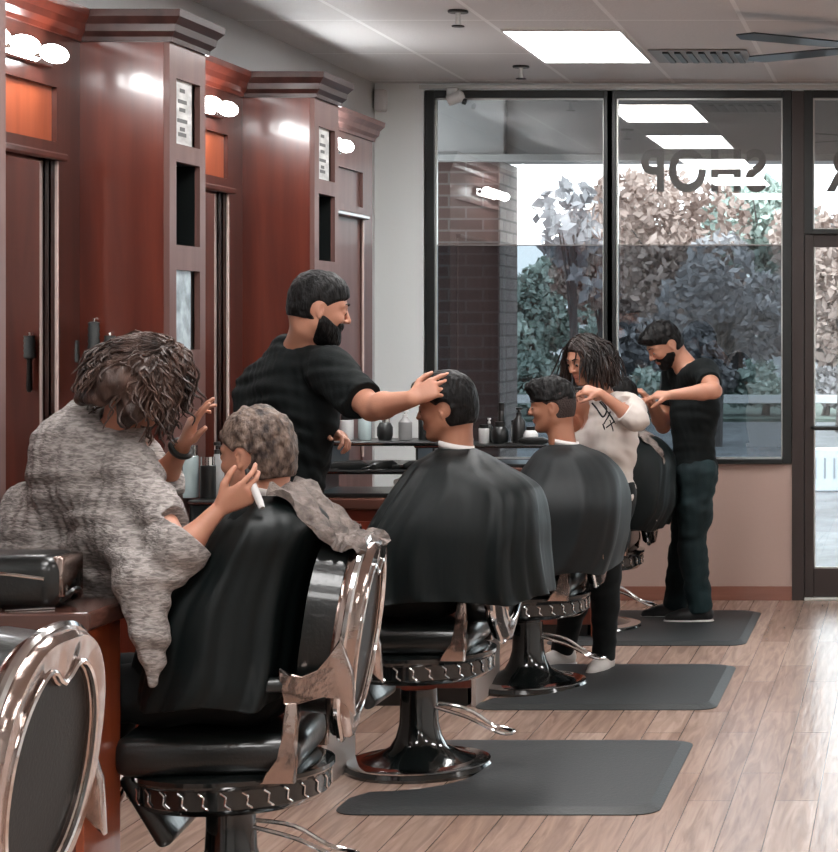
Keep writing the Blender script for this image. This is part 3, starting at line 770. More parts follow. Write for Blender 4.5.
def wrin(p, s, seed=0):
    r = np.random.RandomState(seed); o = 0
    for i in range(5):
        d = nrm(r.randn(3)) * s * (1 + .5 * i); o = o + np.sin(p @ d + r.rand() * 6.28 + 1.3 * np.sin(p @ nrm(r.randn(3)) * s * .7)) / (1 + .4 * i)
    return o / 2.6
class S:
    def __init__(s, h=.006): s.pr = []; s.h = h; s.post = []
    def cone(s, a, b, r1, r2, k=.02, op='+'):
        a = np.array(a, float); b = np.array(b, float)
        s.pr.append(('c', (a, b, float(r1), float(r2)), k, op, (a + b) / 2, np.linalg.norm(a - b) / 2 + max(r1, r2))); return s
    def ell(s, c, r, M=None, k=.02, op='+'):
        c = np.array(c, float); r = np.array(r, float)
        s.pr.append(('e', (c, r, np.eye(3) if M is None else M), k, op, c, r.max())); return s
    def chain(s, pts, rs, k=.02):
        for i in range(len(pts) - 1): s.cone(pts[i], pts[i + 1], rs[i], rs[i + 1], k)
        return s
    def grow(s, d, k=None, sel=None):
        t = S(s.h)
        for q in s.pr:
            if q[3] != '+': continue
            if q[0] == 'c':
                a, b, r1, r2 = q[1]; t.cone(a, b, r1 + d, r2 + d, q[2] if k is None else k)
            else:
                c, r, M = q[1]; t.ell(c, r + d, M, q[2] if k is None else k)
        return t
    def add(s, o): s.pr += o.pr; return s
    def ev(s, p, prs):
        d = np.full(len(p), 9.0)
        for q in prs:
            e = d_cone(p, *q[1]) if q[0] == 'c' else d_ell(p, *q[1])
            if q[3] == '+': d = smin(d, e, q[2])
            else: d = -smin(-d, e, q[2])
        for f in s.post: d = f(p, d)
        return d
    def mesh(s, name, m, parent=None, origin=None, smooth_it=1):
        h = s.h; plus = [q for q in s.pr if q[3] == '+']
        lo = np.min([q[4] - q[5] for q in plus], 0) - 4 * h - .015; hi = np.max([q[4] + q[5] for q in plus], 0) + 4 * h + .015
        B = 12; n = np.ceil((hi - lo) / h / B).astype(int); N = n * B + 1
        Vv = np.full(N, 1.0, np.float32)
        Rb = B * h * .5 * math.sqrt(3)
        g = np.arange(B + 1); gx, gy, gz = np.meshgrid(g, g, g, indexing='ij'); G = np.stack([gx, gy, gz], -1).reshape(-1, 3) * h
        pc = np.array([q[4] for q in s.pr]); prr = np.array([q[5] + q[2] for q in s.pr])
        for ix in range(n[0]):
            for iy in range(n[1]):
                for iz in range(n[2]):
                    o = lo + np.array([ix, iy, iz]) * B * h; c = o + B * h / 2
                    dd = np.linalg.norm(pc - c, axis=1) < prr + Rb + .02
                    if not dd.any(): continue
                    prs = [q for q, t in zip(s.pr, dd) if t]
                    d0 = s.ev(c[None], prs)[0]
                    sl = (slice(ix * B, ix * B + B + 1), slice(iy * B, iy * B + B + 1), slice(iz * B, iz * B + B + 1))
                    if d0 > Rb * 1.15 + .012: continue
                    if d0 < -(Rb * 1.6 + .02): Vv[sl] = np.minimum(Vv[sl], -1); continue
                    d = s.ev(G + o, prs).reshape(B + 1, B + 1, B + 1); Vv[sl] = d
        v, f = surfnet(Vv, lo, h)
        if smooth_it: v = relax(v, f, smooth_it)
        if origin is not None: v = v - np.array(origin)
        me = bpy.data.meshes.new(name)
        me.vertices.add(len(v)); me.vertices.foreach_set('co', v.astype(np.float32).ravel())
        me.loops.add(len(f) * 4); me.loops.foreach_set('vertex_index', f.ravel().astype(np.int32))
        me.polygons.add(len(f)); me.polygons.foreach_set('loop_start', np.arange(0, len(f) * 4, 4, dtype=np.int32))
        me.update(calc_edges=True); me.validate()
        return link(name, me, m, parent, smooth=True)
def surfnet(D, lo, h):
    ins = D < 0
    c = [ins[a:D.shape[0] - 1 + a, b:D.shape[1] - 1 + b, e:D.shape[2] - 1 + e] for a in (0, 1) for b in (0, 1) for e in (0, 1)]
    s_ = sum(x.astype(np.int8) for x in c); act = (s_ > 0) & (s_ < 8)
    I = np.argwhere(act); idx = np.full(act.shape, -1, np.int64); idx[act] = np.arange(len(I))
    acc = np.zeros((len(I), 3)); cnt = np.zeros(len(I))
    cr = [(a, b, e) for a in (0, 1) for b in (0, 1) for e in (0, 1)]
    for i in range(8):
        for j in range(i + 1, 8):
            df = np.abs(np.array(cr[i]) - np.array(cr[j]))
            if df.sum() != 1: continue
            va = D[I[:, 0] + cr[i][0], I[:, 1] + cr[i][1], I[:, 2] + cr[i][2]].astype(float); vb = D[I[:, 0] + cr[j][0], I[:, 1] + cr[j][1], I[:, 2] + cr[j][2]].astype(float)
            m = (va < 0) != (vb < 0); t = np.where(m, va / np.where(m, va - vb, 1), 0)
            pt = np.array(cr[i]) + t[:, None] * (np.array(cr[j]) - np.array(cr[i]))
            acc[m] += pt[m]; cnt[m] += 1
    v = lo + (I + acc / cnt[:, None]) * h
    fs = []
    for ax in range(3):
        u, w = [(1, 2), (2, 0), (0, 1)][ax]
        sl0 = [slice(1, -1)] * 3; sl1 = [slice(1, -1)] * 3
        sl0[ax] = slice(0, -1); sl1[ax] = slice(1, None)
        A = ins[tuple(sl0)]; Bq = ins[tuple(sl1)]
        E = np.argwhere(A != Bq); off = np.ones(3, int); off[ax] = 0; E2 = E + off
        flip = A[tuple(E.T)]
        def at(du, dw):
            q = E2.copy(); q[:, u] -= du; q[:, w] -= dw
            return idx[q[:, 0], q[:, 1], q[:, 2]]
        Q = np.stack([at(1, 1), at(0, 1), at(0, 0), at(1, 0)], 1)
        Q = np.where(flip[:, None], Q, Q[:, ::-1]); fs.append(Q)
    f = np.concatenate(fs); f = f[(f >= 0).all(1)]
    return v, f
def relax(v, f, it):
    e = np.concatenate([f[:, [0, 1]], f[:, [1, 2]], f[:, [2, 3]], f[:, [3, 0]]])
    n = np.zeros(len(v)); np.add.at(n, e[:, 0], 1); np.add.at(n, e[:, 1], 1)
    for _ in range(it):
        a = np.zeros_like(v)
        for k in range(3):
            a[:, k] = np.bincount(e[:, 0], v[e[:, 1], k], len(v)) + np.bincount(e[:, 1], v[e[:, 0], k], len(v))
        v = v * .45 + (a / n[:, None]) * .55
    return v

# ------------------------------------------------------------------ people
SKIN = mat('skin', (.50, .235, .155), rough=.5, sss=.08, bump=(150, .06, (1, 1, 1)))
SKIND = mat('skin_tan', (.38, .165, .10), rough=.5, sss=.08, bump=(150, .06, (1, 1, 1)))
HDRK = mat('near_black_brown_hair', (.006, .0035, .003), rough=.42, spec=.4, bump=(60, .5, (1, 1, .35)), noise=(14, 0, (1, 1, .5), (.030, .016, .012)))
LIP = mat('lips', (.33, .10, .08), rough=.45)
EYEW = mat('eye_white', (.30, .26, .24), rough=.2)
IRIS = mat('iris', (.015, .010, .008), rough=.15)
HBLK = mat('black_hair', (.0025, .0023, .0023), rough=.5, spec=.16, bump=(70, .8, (1, 1, .35)), noise=(45, .0, (1, 1, .4), (.010, .009, .009)))
HBRN = mat('dark_brown_hair', (.015, .008, .006), rough=.45, spec=.4, bump=(60, .6, (1, 1, .35)), noise=(16, 0, (1, 1, .5), (.10, .056, .043)))
HGRY = mat('greying_brown_hair', (.022, .013, .011), rough=.55, spec=.3, bump=(60, 1.0, (1, 1, .5)), noise=(42, 0, (1, 1, .6), (.21, .15, .12)))
HFADE = mat('faded_hair', (.03, .016, .013), rough=.7, bump=(150, .6, (1, 1, 1)))
BROW = mat('eyebrow_hair', (.012, .008, .007), rough=.7)
TEEB = mat('black_tee', (.0045, .0065, .0068), rough=.85, spec=.2, bump=(140, .12, (1, 1, 1)))
JEAN = mat('dark_teal_jeans', (.005, .012, .014), rough=.85, spec=.3, noise=(5, .0, (1, 1, .6), (.014, .032, .036)), bump=(160, .2, (1, 1, 1)))
PANT = mat('black_trousers', (.004, .0055, .006), rough=.8, spec=.3)
TEEW = mat('white_tee', (.60, .54, .50), rough=.85, bump=(18, .25, (1, 1, 1)))
INK = mat('black_ink', (.02, .02, .022), rough=.8)
CAPEM = mat('black_cape', (.0028, .0055, .0058), rough=.5, spec=.24, bump=(9, .5, (1, 1, .3)))
CAPEG = mat('charcoal_cape', (.010, .0125, .0135), rough=.55, spec=.25, bump=(5, .25, (1, 1, .4)))
NECKS = mat('white_neck_strip', (.72, .68, .66), rough=.8)
SHOEW = mat('white_sneaker', (.62, .58, .55), rough=.6, bump=(30, .3, (1, 1, 1)))
SHOEB = mat('black_sneaker', (.010, .010, .011), rough=.5)
SOLE = mat('white_sole', (.68, .66, .64), rough=.6)
def heather():
    m = mat('heather_grey_knit', (.30, .265, .25), rough=.95)
    nt = m.node_tree; b = nt.nodes['Principled BSDF']
    tc = nt.nodes.new('ShaderNodeTexCoord'); mp = nt.nodes.new('ShaderNodeMapping'); mp.inputs['Scale'].default_value = (1, 1, 3.2)
    mp.inputs['Rotation'].default_value = (.1, -.25, 0)
    n = nt.nodes.new('ShaderNodeTexNoise'); n.inputs['Scale'].default_value = 44; n.inputs['Detail'].default_value = 5; n.inputs['Distortion'].default_value = .6
    r = nt.nodes.new('ShaderNodeValToRGB'); r.color_ramp.elements[0].position = .36; r.color_ramp.elements[0].color = (.175, .155, .147, 1)
    r.color_ramp.elements[1].position = .62; r.color_ramp.elements[1].color = (.41, .37, .35, 1)
    bp = nt.nodes.new('ShaderNodeBump'); bp.inputs['Strength'].default_value = .5; bp.inputs['Distance'].default_value = .01
    nt.links.new(tc.outputs['Object'], mp.inputs[0]); nt.links.new(mp.outputs[0], n.inputs['Vector']); nt.links.new(n.outputs['Fac'], r.inputs[0])
    nt.links.new(r.outputs[0], b.inputs['Base Color']); nt.links.new(n.outputs['Fac'], bp.inputs['Height']); nt.links.new(bp.outputs[0], b.inputs['Normal'])
    return m
KNIT = heather()

def head_geo(s, c, M, k=1.0, female=False):
    """local +x face, +y left, +z up"""
    L = lambda x, y, z: c + M @ (V3(x, y, z) * k)
    s.ell(L(-.012, 0, .032), V3(.098, .077, .088) * k, M, .02)
    s.ell(L(.022, 0, -.030), V3(.066, .062 if not female else .058, .082) * k, M, .03)
    s.ell(L(-.03, 0, -.01), V3(.075, .070, .075) * k, M, .03)
    jw = .050 if not female else .044
    for sg in (-1, 1):
        s.cone(L(.0, sg * jw, -.052), L(.062, sg * .016, -.093), .021 * k, .019 * k, .025)
        s.ell(L(.060, sg * .036, -.020), V3(.026, .022, .018) * k, M, .02)      # cheek
        s.cone(L(.080, sg * .010, .030), L(.066, sg * .046, .027), .012 * k, .010 * k, .014)   # brow
    s.ell(L(.070, 0, -.096), V3(.018, .019, .014) * k, M, .016)
    s.cone(L(.088, 0, .018), L(.108, 0, -.020), .0075 * k, .0105 * k, .008)
    for sg in (-1, 1):
        s.ell(L(.096, sg * .012, -.024), V3(.010, .0075, .007) * k, M, .006)
        s.ell(L(.096, sg * .031, .008), V3(.017, .017, .012) * k, M, .012, '-')
        s.ell(L(.077, sg * .031, .006), V3(.0135, .0150, .0125) * k, M, .004)       # lid/eyeball bulge
    s.cone(L(.082, -.018, -.054), L(.082, .018, -.054), .0085 * k, .0085 * k, .008)
    s.ell(L(.089, 0, -.052), V3(.011, .005, .006) * k, M, .006)
    s.ell(L(.086, 0, -.064), V3(.009, .014, .006) * k, M, .007)
    s.ell(L(.096, 0, -.0575), V3(.008, .022, .0016) * k, M, .003, '-')
    for sg in (-1, 1):
        E = M @ np.array(Matrix.Rotation(sg * .35, 3, 'Z'))
        s.ell(L(-.008, sg * .077, -.002), V3(.0155, .0075, .028) * k, E, .005)
        s.ell(L(-.003, sg * .0850, .001), V3(.0085, .0075, .016) * k, E, .003, '-')
        s.ell(L(-.004, sg * .080, -.028), V3(.008, .006, .009) * k, E, .005)
def face_parts(c, M, k, root, origin, brow=BROW, closed=False, lip=LIP):
    R = Matrix([list(r) for r in M])
    for sg in (-1, 1):
        p = c + M @ (V3(.0803, sg * .031, .005) * k)
        mb = MB(); mb.ball((0, 0, 0), .0108 * k, 14, 10)
        e = mb.obj('eye', EYEW, root, smooth=True)
        e.data.materials.append(IRIS)
        look = Vector(M @ V3(1, 0, -.25)).normalized()
        for f in e.data.polygons:
            if f.normal.dot(look) > .62: f.material_index = 1
        e.location = Vector(p - np.array(origin)) 
        b = MB(); pts = [c + M @ (V3(.0945 - .0005 * i - .0022 * i * i * .4, sg * (.013 + .0085 * i), .033 + [.0, .004, .006, .005, 0][i]) * k) for i in range(5)]
        b.tube(pts, [.0035 * k, .005 * k, .0048 * k, .0035 * k, .002 * k], 6, flat=.6)
        b.obj('eyebrow', brow, root, smooth=True, M=Matrix.Translation(-Vector(origin)))
    l = MB()
    l.tube([c + M @ (V3(x, y, z) * k) for x, y, z in ((.0835, -.020, -.0570), (.0905, -.010, -.0545), (.0925, 0, -.0555), (.0905, .010, -.0545), (.0835, .020, -.0570))], [.0015 * k, .0040 * k, .0042 * k, .0040 * k, .0015 * k], 8, flat=.8)
    l.tube([c + M @ (V3(x, y, z) * k) for x, y, z in ((.0835, -.018, -.0605), (.0895, -.009, -.0640), (.0910, 0, -.0650), (.0895, .009, -.0640), (.0835, .018, -.0605))], [.0015 * k, .0042 * k, .0048 * k, .0042 * k, .0015 * k], 8, flat=.8)
    l.obj('lips', lip, root, smooth=True, M=Matrix.Translation(-Vector(origin)))
def hair_cap(c, M, k, top=.02, side=.006, h=.005, line=(.082, .062), slope=1.15, nape=-.075, front=0, seed=3, rough=.004, back=0.0, sidecut=None):
    s = S(h); L = lambda x, y, z: c + M @ (V3(x, y, z) * k)
    s.ell(L(-.012, 0, .032), V3(.098 + side, .077 + side, .088 + side) * k, M, .01)
    s.ell(L(-.03, 0, -.01), V3(.075 + side + back, .070 + side, .078 + side) * k, M, .02)
    s.ell(L(-.030, 0, -.045), V3(.052 + side + back, .056 + side, .06) * k, M, .02)
    s.ell(L(-.006, 0, .046 + top * .8), V3(.094 + top * .25, .066 + top * .2, .076 + top * .3) * k, M, .02)
    if front: s.ell(L(.062, 0, .088 + front * .3), V3(.045, .05, .024 + front) * k, M, .02); s.ell(L(.085, 0, .088 + front * .6), V3(.03, .042, .016 + front * .6) * k, M, .02)
    def cut(p, d):
        q = ((p - c) @ M) / k
        d = d + rough * wrin(p, 90, seed) + rough * .6 * wrin(p, 220, seed + 5)
        ln = (slope * (q[:, 0] - line[0]) - (q[:, 2] - line[1])) * .6
        # round the hairline back at the temples
        ln = ln - .006 + 2.6 * np.maximum(np.abs(q[:, 1]) - .03, 0) ** 1.3 * (q[:, 2] > 0) * .5
        keep = np.maximum(ln, -(q[:, 2] - nape))
        # around the ear
        ear = .030 - np.sqrt((q[:, 0] + .010) ** 2 + (q[:, 2] + .006) ** 2) - (np.abs(q[:, 1]) < .045) * 1.0
        keep = np.maximum(keep, ear)
        keep = np.maximum(keep, np.minimum(q[:, 0] + .012, .012 - q[:, 2]))
        return np.maximum(d, keep * k)
    s.post.append(cut); return s

def hand_geo(s, w, f, n, t, curl=(25, 30, 30, 35), thumb=30, k=1.0, spread=1.0):
    """w wrist; f finger direction; n palm normal; t thumb side"""
    f = nrm(f); n = nrm(np.array(n) - f * np.dot(n, f)); t0 = np.cross(f, n); t = t0 if np.dot(t0, t) > 0 else -t0
    w = np.array(w, float); q = .0085 * k
    kn = []
    for off in (.030, .010, -.010, -.029):
        a = w + f * .012 * k + t * off * .45 * k; b = w + f * (.088 - abs(off - .005) * .25) * k + t * off * k * 1.0
        s.cone(a, b, .0135 * k, .0115 * k, .012 * k); kn.append(b)
    s.ell(w + f * .05 * k + n * .004 * k, V3(.042, .034, .014) * k, np.stack([f, t, n], 1), .012)
    Ls = [(.042, .026, .021), (.047, .029, .022), (.043, .027, .021), (.034, .021, .019)]
    for i in range(4):
        p = kn[i]; ang = 0; side = [.10, .03, -.05, -.14][i] * spread
        r = [.0092, .0094, .009, .0082][i] * k
        cs = curl[i] if not hasattr(curl[i], '__len__') else None
        for j in range(3):
            ang += math.radians(cs if cs is not None else curl[i][j])
            d = nrm(f * math.cos(ang) + n * math.sin(ang) + t * side)
            e = p + d * Ls[i][j] * k
            s.cone(p, e, r, r * .92, .003 * k); p = e; r *= .92
    a = w + f * .018 * k + t * .020 * k; th = math.radians(thumb)
    d1 = nrm(f * .62 + t * .75 + n * .25); b = a + d1 * .044 * k
    s.cone(a, b, .0145 * k, .0115 * k, .012 * k)
    d2 = nrm(f * math.cos(.5) + t * .45 * math.cos(th) + n * math.sin(th)); c2 = b + d2 * .032 * k
    s.cone(b, c2, .0112 * k, .010 * k, .004 * k)
    d3 = nrm(d2 + n * .3 + f * .15 - t * .15); s.cone(c2, c2 + d3 * .026 * k, .010 * k, .0085 * k, .003 * k)

class Person:
    def __init__(z, **a): z.__dict__.update(a)
def build_person(a):
    """a: dict of joints in world space"""
    h = a.get('h', .006); k = a.get('k', 1.0)
    pel = np.array(a['pelvis']); che = np.array(a['chest']); nk = np.array(a['neck']); hd = np.array(a['head'])
    HM = frame(a['face'], a.get('hup', (0, 0, 1)))
    pf = nrm(a['pf']); cf = nrm(a['cf'])                    # facing directions (horizontal)
    spine = nrm(che - pel)
    PM = frame(pf, spine); CM = frame(cf, nrm(nk - che))
    fem = a.get('female', False)
    sw = a.get('sw', .165 if fem else .195) * k; hw = (.095 if fem else .09) * k
    shR = np.array(a.get('shR', nk - CM[:, 1] * sw - CM[:, 2] * .055 * k)); shL = np.array(a.get('shL', nk + CM[:, 1] * sw - CM[:, 2] * .055 * k))
    hiR = pel - PM[:, 1] * hw; hiL = pel + PM[:, 1] * hw
    g = a.get('girth', 1.0) * k
    T = S(h)   # torso
    T.ell(pel, V3(.115, .165 if fem else .155, .115) * g, PM, .05)
    mid = (pel * .52 + che * .48); T.ell(mid, V3(.10, .135 if fem else .145, .14) * g, frame(pf + cf, spine), .06)
    T.ell(che, V3(.118, .155 if fem else .175, .17) * g, CM, .06)
    T.cone(nk - CM[:, 2] * .06 * k - CM[:, 1] * sw * .3, shR, .06 * k, .054 * k, .05); T.cone(nk - CM[:, 2] * .06 * k + CM[:, 1] * sw * .3, shL, .06 * k, .054 * k, .05)
    if fem:
        for sg in (-1, 1): T.ell(che + CM[:, 0] * .085 * k + CM[:, 1] * sg * .07 * k - CM[:, 2] * .03 * k, V3(.055, .06, .06) * k, CM, .04)
    nb = hd + HM @ (V3(-.028, 0, -.075) * k)
    A = S(h)
    for sd, sh in (('R', shR), ('L', shL)):
        el = np.array(a['el' + sd]); wr = np.array(a['wr' + sd])
        ua = (.043 if fem else .050) * k * a.get('arm', 1)
        A.chain([sh, sh * .5 + el * .5, el], [ua * 1.08, ua, ua * .80], .03)
        f0 = el * .72 + wr * .28
        A.chain([el, f0, wr], [ua * .78, ua * .84, ua * .52], .02)
    Lg = S(h)
    for sd, hi in (('R', hiR), ('L', hiL)):
        kn = np.array(a['kn' + sd]); an = np.array(a['an' + sd])
        Lg.chain([hi, hi * .5 + kn * .5, kn], [.088 * g, .076 * g, .056 * k], .04)
        c = kn * .7 + an * .3; back = nrm(np.cross(np.cross(an - kn, pf), an - kn))
        Lg.chain([kn, c - back * .0, an], [.055 * k, .055 * k, .036 * k], .03)
    body = S(h).add(T).add(A).add(Lg)
    body.cone(nb, nk - CM[:, 2] * .02 * k, (.050 if fem else .058) * k, (.056 if fem else .066) * k, .035)
    head_geo(body, hd, HM, k * a.get('hk', 1), fem)
    for sd in 'RL':
        w = np.array(a['wr' + sd]); hnd = a['hand' + sd]
        hand_geo(body, w, hnd['f'], hnd['n'], hnd['t'], hnd.get('curl', (25, 30, 30, 35)), hnd.get('thumb', 30), hnd.get('k', 1.0) * k * (.92 if fem else 1), hnd.get('spread', 1))
        an = np.array(a['an' + sd]); td = nrm(a['toe' + sd])
        dn = V3(0, 0, -1) if 'footdn' not in a else nrm(a['footdn'])
        body.cone(an + dn * .045 * k - td * .02 * k, an + dn * .06 * k + td * .15 * k, .034 * k, .026 * k, .03)
    org = np.array([pel[0], pel[1], a.get('z0', 0.0)])
    o = body.mesh('person', a.get('skin', SKIN), None, org)
    o.location = Vector(org)
    tag(o, a['label'], 'person')
    hk = k * a.get('hk', 1)
    face_parts(hd, HM, hk, o, org, a.get('brow', BROW))
    a.update(org=org, obj=o, HM=HM, CM=CM, PM=PM, T=T, A=A, Lg=Lg, shR_=shR, shL_=shL, hk_=hk, nk_=nk)
    # shirt
    sh = a.get('shirt')
    if sh:
        s = T.grow(sh.get('loose', .014)); s.h = h
        for (c, r, Mx) in sh.get('extra', []): s.ell(c, r, PM if Mx is None else Mx, .06)
        for q in sh.get('cones', []): s.cone(*q)
        for sd, shd in (('R', shR), ('L', shL)):
            el = np.array(a['el' + sd]); wr = np.array(a['wr' + sd]); t = sh.get('sleeve', .62)
            ua = (.043 if fem else .050) * k * a.get('arm', 1); lo = sh.get('sl_loose', .016)
            if t <= 1: s.cone(shd, shd + (el - shd) * t, ua * 1.08 + lo, ua + lo * 1.15, .05)
            else:
                s.cone(shd, el, ua * 1.08 + lo, ua * .85 + lo, .04); s.cone(el, el + (wr - el) * (t - 1), ua * .82 + lo, ua * .75 + lo * .9, .03)
        hem = sh.get('hem', -.08); amp = sh.get('amp', .006)
        nb2 = nk + CM[:, 2] * .012 * k
        cutsl = []
        for sd, shd in (('R', shR), ('L', shL)):
            el = np.array(a['el' + sd]); wr = np.array(a['wr' + sd]); t = sh.get('sleeve', .62)
            if t <= 1: e = shd + (el - shd) * t; ax = nrm(el - shd); prev = shd
            else: e = el + (wr - el) * (t - 1); ax = nrm(wr - el); prev = el
            cutsl.append((e, ax))
        def post(p, d, s_=sh):
            w = wrin(p * np.array(sh.get('wsc', (1, 1, 1))), sh.get('wf', 22), sh.get('seed', 1))
            d = d + amp * w + amp * .5 * wrin(p, 55, 9)
            # neckline
            q = (p - nb2) @ CM
            d = np.maximum(d, (.070 * k - np.sqrt((q[:, 0] - .01) ** 2 + q[:, 1] ** 2 + np.minimum(q[:, 2], 0) ** 2 * 2.2)) )
            d = np.maximum(d, np.where(q[:, 0] ** 2 + q[:, 1] ** 2 < .0169, q[:, 2] - .045, -1))
            for e, ax in cutsl:
                u = (p - e) @ ax; r_ = np.linalg.norm((p - e) - u[:, None] * ax, axis=1)
                d = np.where((r_ < .115) & (u > -.02), np.maximum(d, u), d)
            hp = pel + spine * hem
            hn = sh.get('hemn', spine)
            d = np.maximum(d, -((p - hp) @ nrm(hn)))
            return d
        s.post.append(post)
        a['shirt_sdf'] = s
        s.mesh('shirt', sh['mat'], o, org)
    tr = a.get('trouser')
    if tr:
        s = Lg.grow(tr.get('loose', .014)); s.h = h
        s.ell(pel, V3(.115, .165 if fem else .155, .115) * g + .008, PM, .05)
        amp = tr.get('amp', .005)
        cuts = [(np.array(a['an' + sd]) + V3(0, 0, -.025), nrm(np.array(a['an' + sd]) - np.array(a['kn' + sd]))) for sd in 'RL']
        for sd in 'RL': s.cone(np.array(a['kn' + sd]), np.array(a['an' + sd]), .064 * k, tr.get('cuff', .056) * k, .03)
        def post2(p, d):
            d = d + amp * wrin(p * np.array([1, 1, 1.6]), 26, 4) + amp * .4 * wrin(p, 60, 8)
            for e, ax in cuts:
                u = (p - e) @ ax; r_ = np.linalg.norm((p - e) - u[:, None] * ax, axis=1)
                d = np.where((r_ < .12) & (u > -.02), np.maximum(d, u), d)
            return np.maximum(d, (p - (pel + spine * .10)) @ spine)
        s.post.append(post2); s.mesh('trousers', tr['mat'], o, org)
    so = a.get('shoe')
    if so:
        for sd in 'RL':
            an = np.array(a['an' + sd]); td = nrm(a['toe' + sd]); dn = V3(0, 0, -1) if 'footdn' not in a else nrm(a['footdn'])
            s = S(.005); kk = k * so.get('k', 1)
            s.cone(an + dn * .040 - td * .03 * kk, an + dn * .052 + td * .10 * kk, .045 * kk, .038 * kk, .03)
            s.cone(an + dn * .05 + td * .06 * kk, an + dn * .062 + td * .165 * kk, .042 * kk, .030 * kk, .03)
            s.cone(an - td * .015, an + dn * .02 + td * .01, .046 * kk, .046 * kk, .02)
            bot = an + dn * .088
            s.post.append(lambda p, d, b=bot, dn=dn: np.maximum(np.maximum(d, (p - b) @ dn + .012), -((p - b) @ dn) - .115))
            sh_ = s.mesh('shoe', so['mat'], o, org)
            s = S(.005)
            s.cone(an + dn * .078 - td * .03 * kk, an + dn * .078 + td * .09 * kk, .048 * kk, .046 * kk, .03)
            s.cone(an + dn * .078 + td * .07 * kk, an + dn * .078 + td * .165 * kk, .047 * kk, .036 * kk, .03)
            s.post.append(lambda p, d, b=bot, dn=dn: np.maximum(np.maximum(d, (p - b) @ dn), -((p - b) @ dn) - .022))
            s.mesh('shoe_sole', so['sole'], sh_, org)
    return a
def hair_part(a, name, s, m): return s.mesh(name, m, a['obj'], a['org'])
def tubes_part(a, name, mb, m): return mb.obj(name, m, a['obj'], smooth=True, M=Matrix.Translation(-Vector(a['org'])))

def cape(a, secs, m, seed=0, nf=9, amp=.03, strip=True, th=.006, n=120):
    """secs: list of (z, cx, cy, rx, ry, sq) from neck to hem in world space; rx along world x"""
    rs = np.random.RandomState(seed)
    secs = [np.array(q, float) for q in secs]
    dense = catmull(secs, 9)
    rings = []; ph = rs.rand(6) * 6.28
    N = len(dense)
    for i, q in enumerate(dense):
        t = i / (N - 1); ring = []
        for j in range(n):
            th_ = 2 * PI * j / n
            c, s_ = math.cos(th_), math.sin(th_)
            sq = q[5]; e = 1 - .4 * sq
            cc = math.copysign(abs(c) ** e, c); ss = math.copysign(abs(s_) ** e, s_)
            w = th_ + .25 * math.sin(3 * t + ph[3])
            fo = (math.cos(nf * w + ph[0]) + .6 * math.cos((nf * 1.7 // 1) * w + ph[1] + 2 * t) + .5 * math.cos(3 * w + ph[2])) / 2.1
            fo += .32 * abs(math.sin(nf * 1.5 * w + ph[5] + t)) - .2
            fo = fo if fo > 0 else fo * .55
            A = amp * min(1, (t * 1.35) ** 1.3)
            ring.append((q[1] + (q[3] + A * fo) * cc, q[2] + (q[4] + A * fo) * ss, q[0] + .010 * math.sin(5 * th_ + ph[4]) * t))
        rings.append(ring)
    mb = MB(); mb.loft(rings, caps=False)
    o = mb.obj('cape', m, a['obj'], M=Matrix.Translation(-Vector(a['org'])))
    o.data.polygons.foreach_set('use_smooth', [True] * len(o.data.polygons))
    md = o.modifiers.new('thickness', 'SOLIDIFY'); md.thickness = th; md.offset = -1
    if strip:
        q = secs[0]
        pts = [(q[1] + (q[3] + .002) * math.cos(t), q[2] + (q[4] + .002) * math.sin(t), q[0] + .006 + .012 * -math.cos(t) * a.get('strip_tilt', 1)) for t in np.linspace(0, 2 * PI, 40, endpoint=False)]
        mb = MB(); rr = [[(p[0], p[1], p[2] - .013) for p in pts], [(p[0] * 1.0, p[1], p[2] + .013) for p in pts]]
        mb.loft(rr, caps=False)
        s = mb.obj('neck_strip', NECKS, a['obj'], M=Matrix.Translation(-Vector(a['org']))); md = s.modifiers.new('thickness', 'SOLIDIFY'); md.thickness = .005
        s.data.polygons.foreach_set('use_smooth', [True] * len(s.data.polygons))
    return o
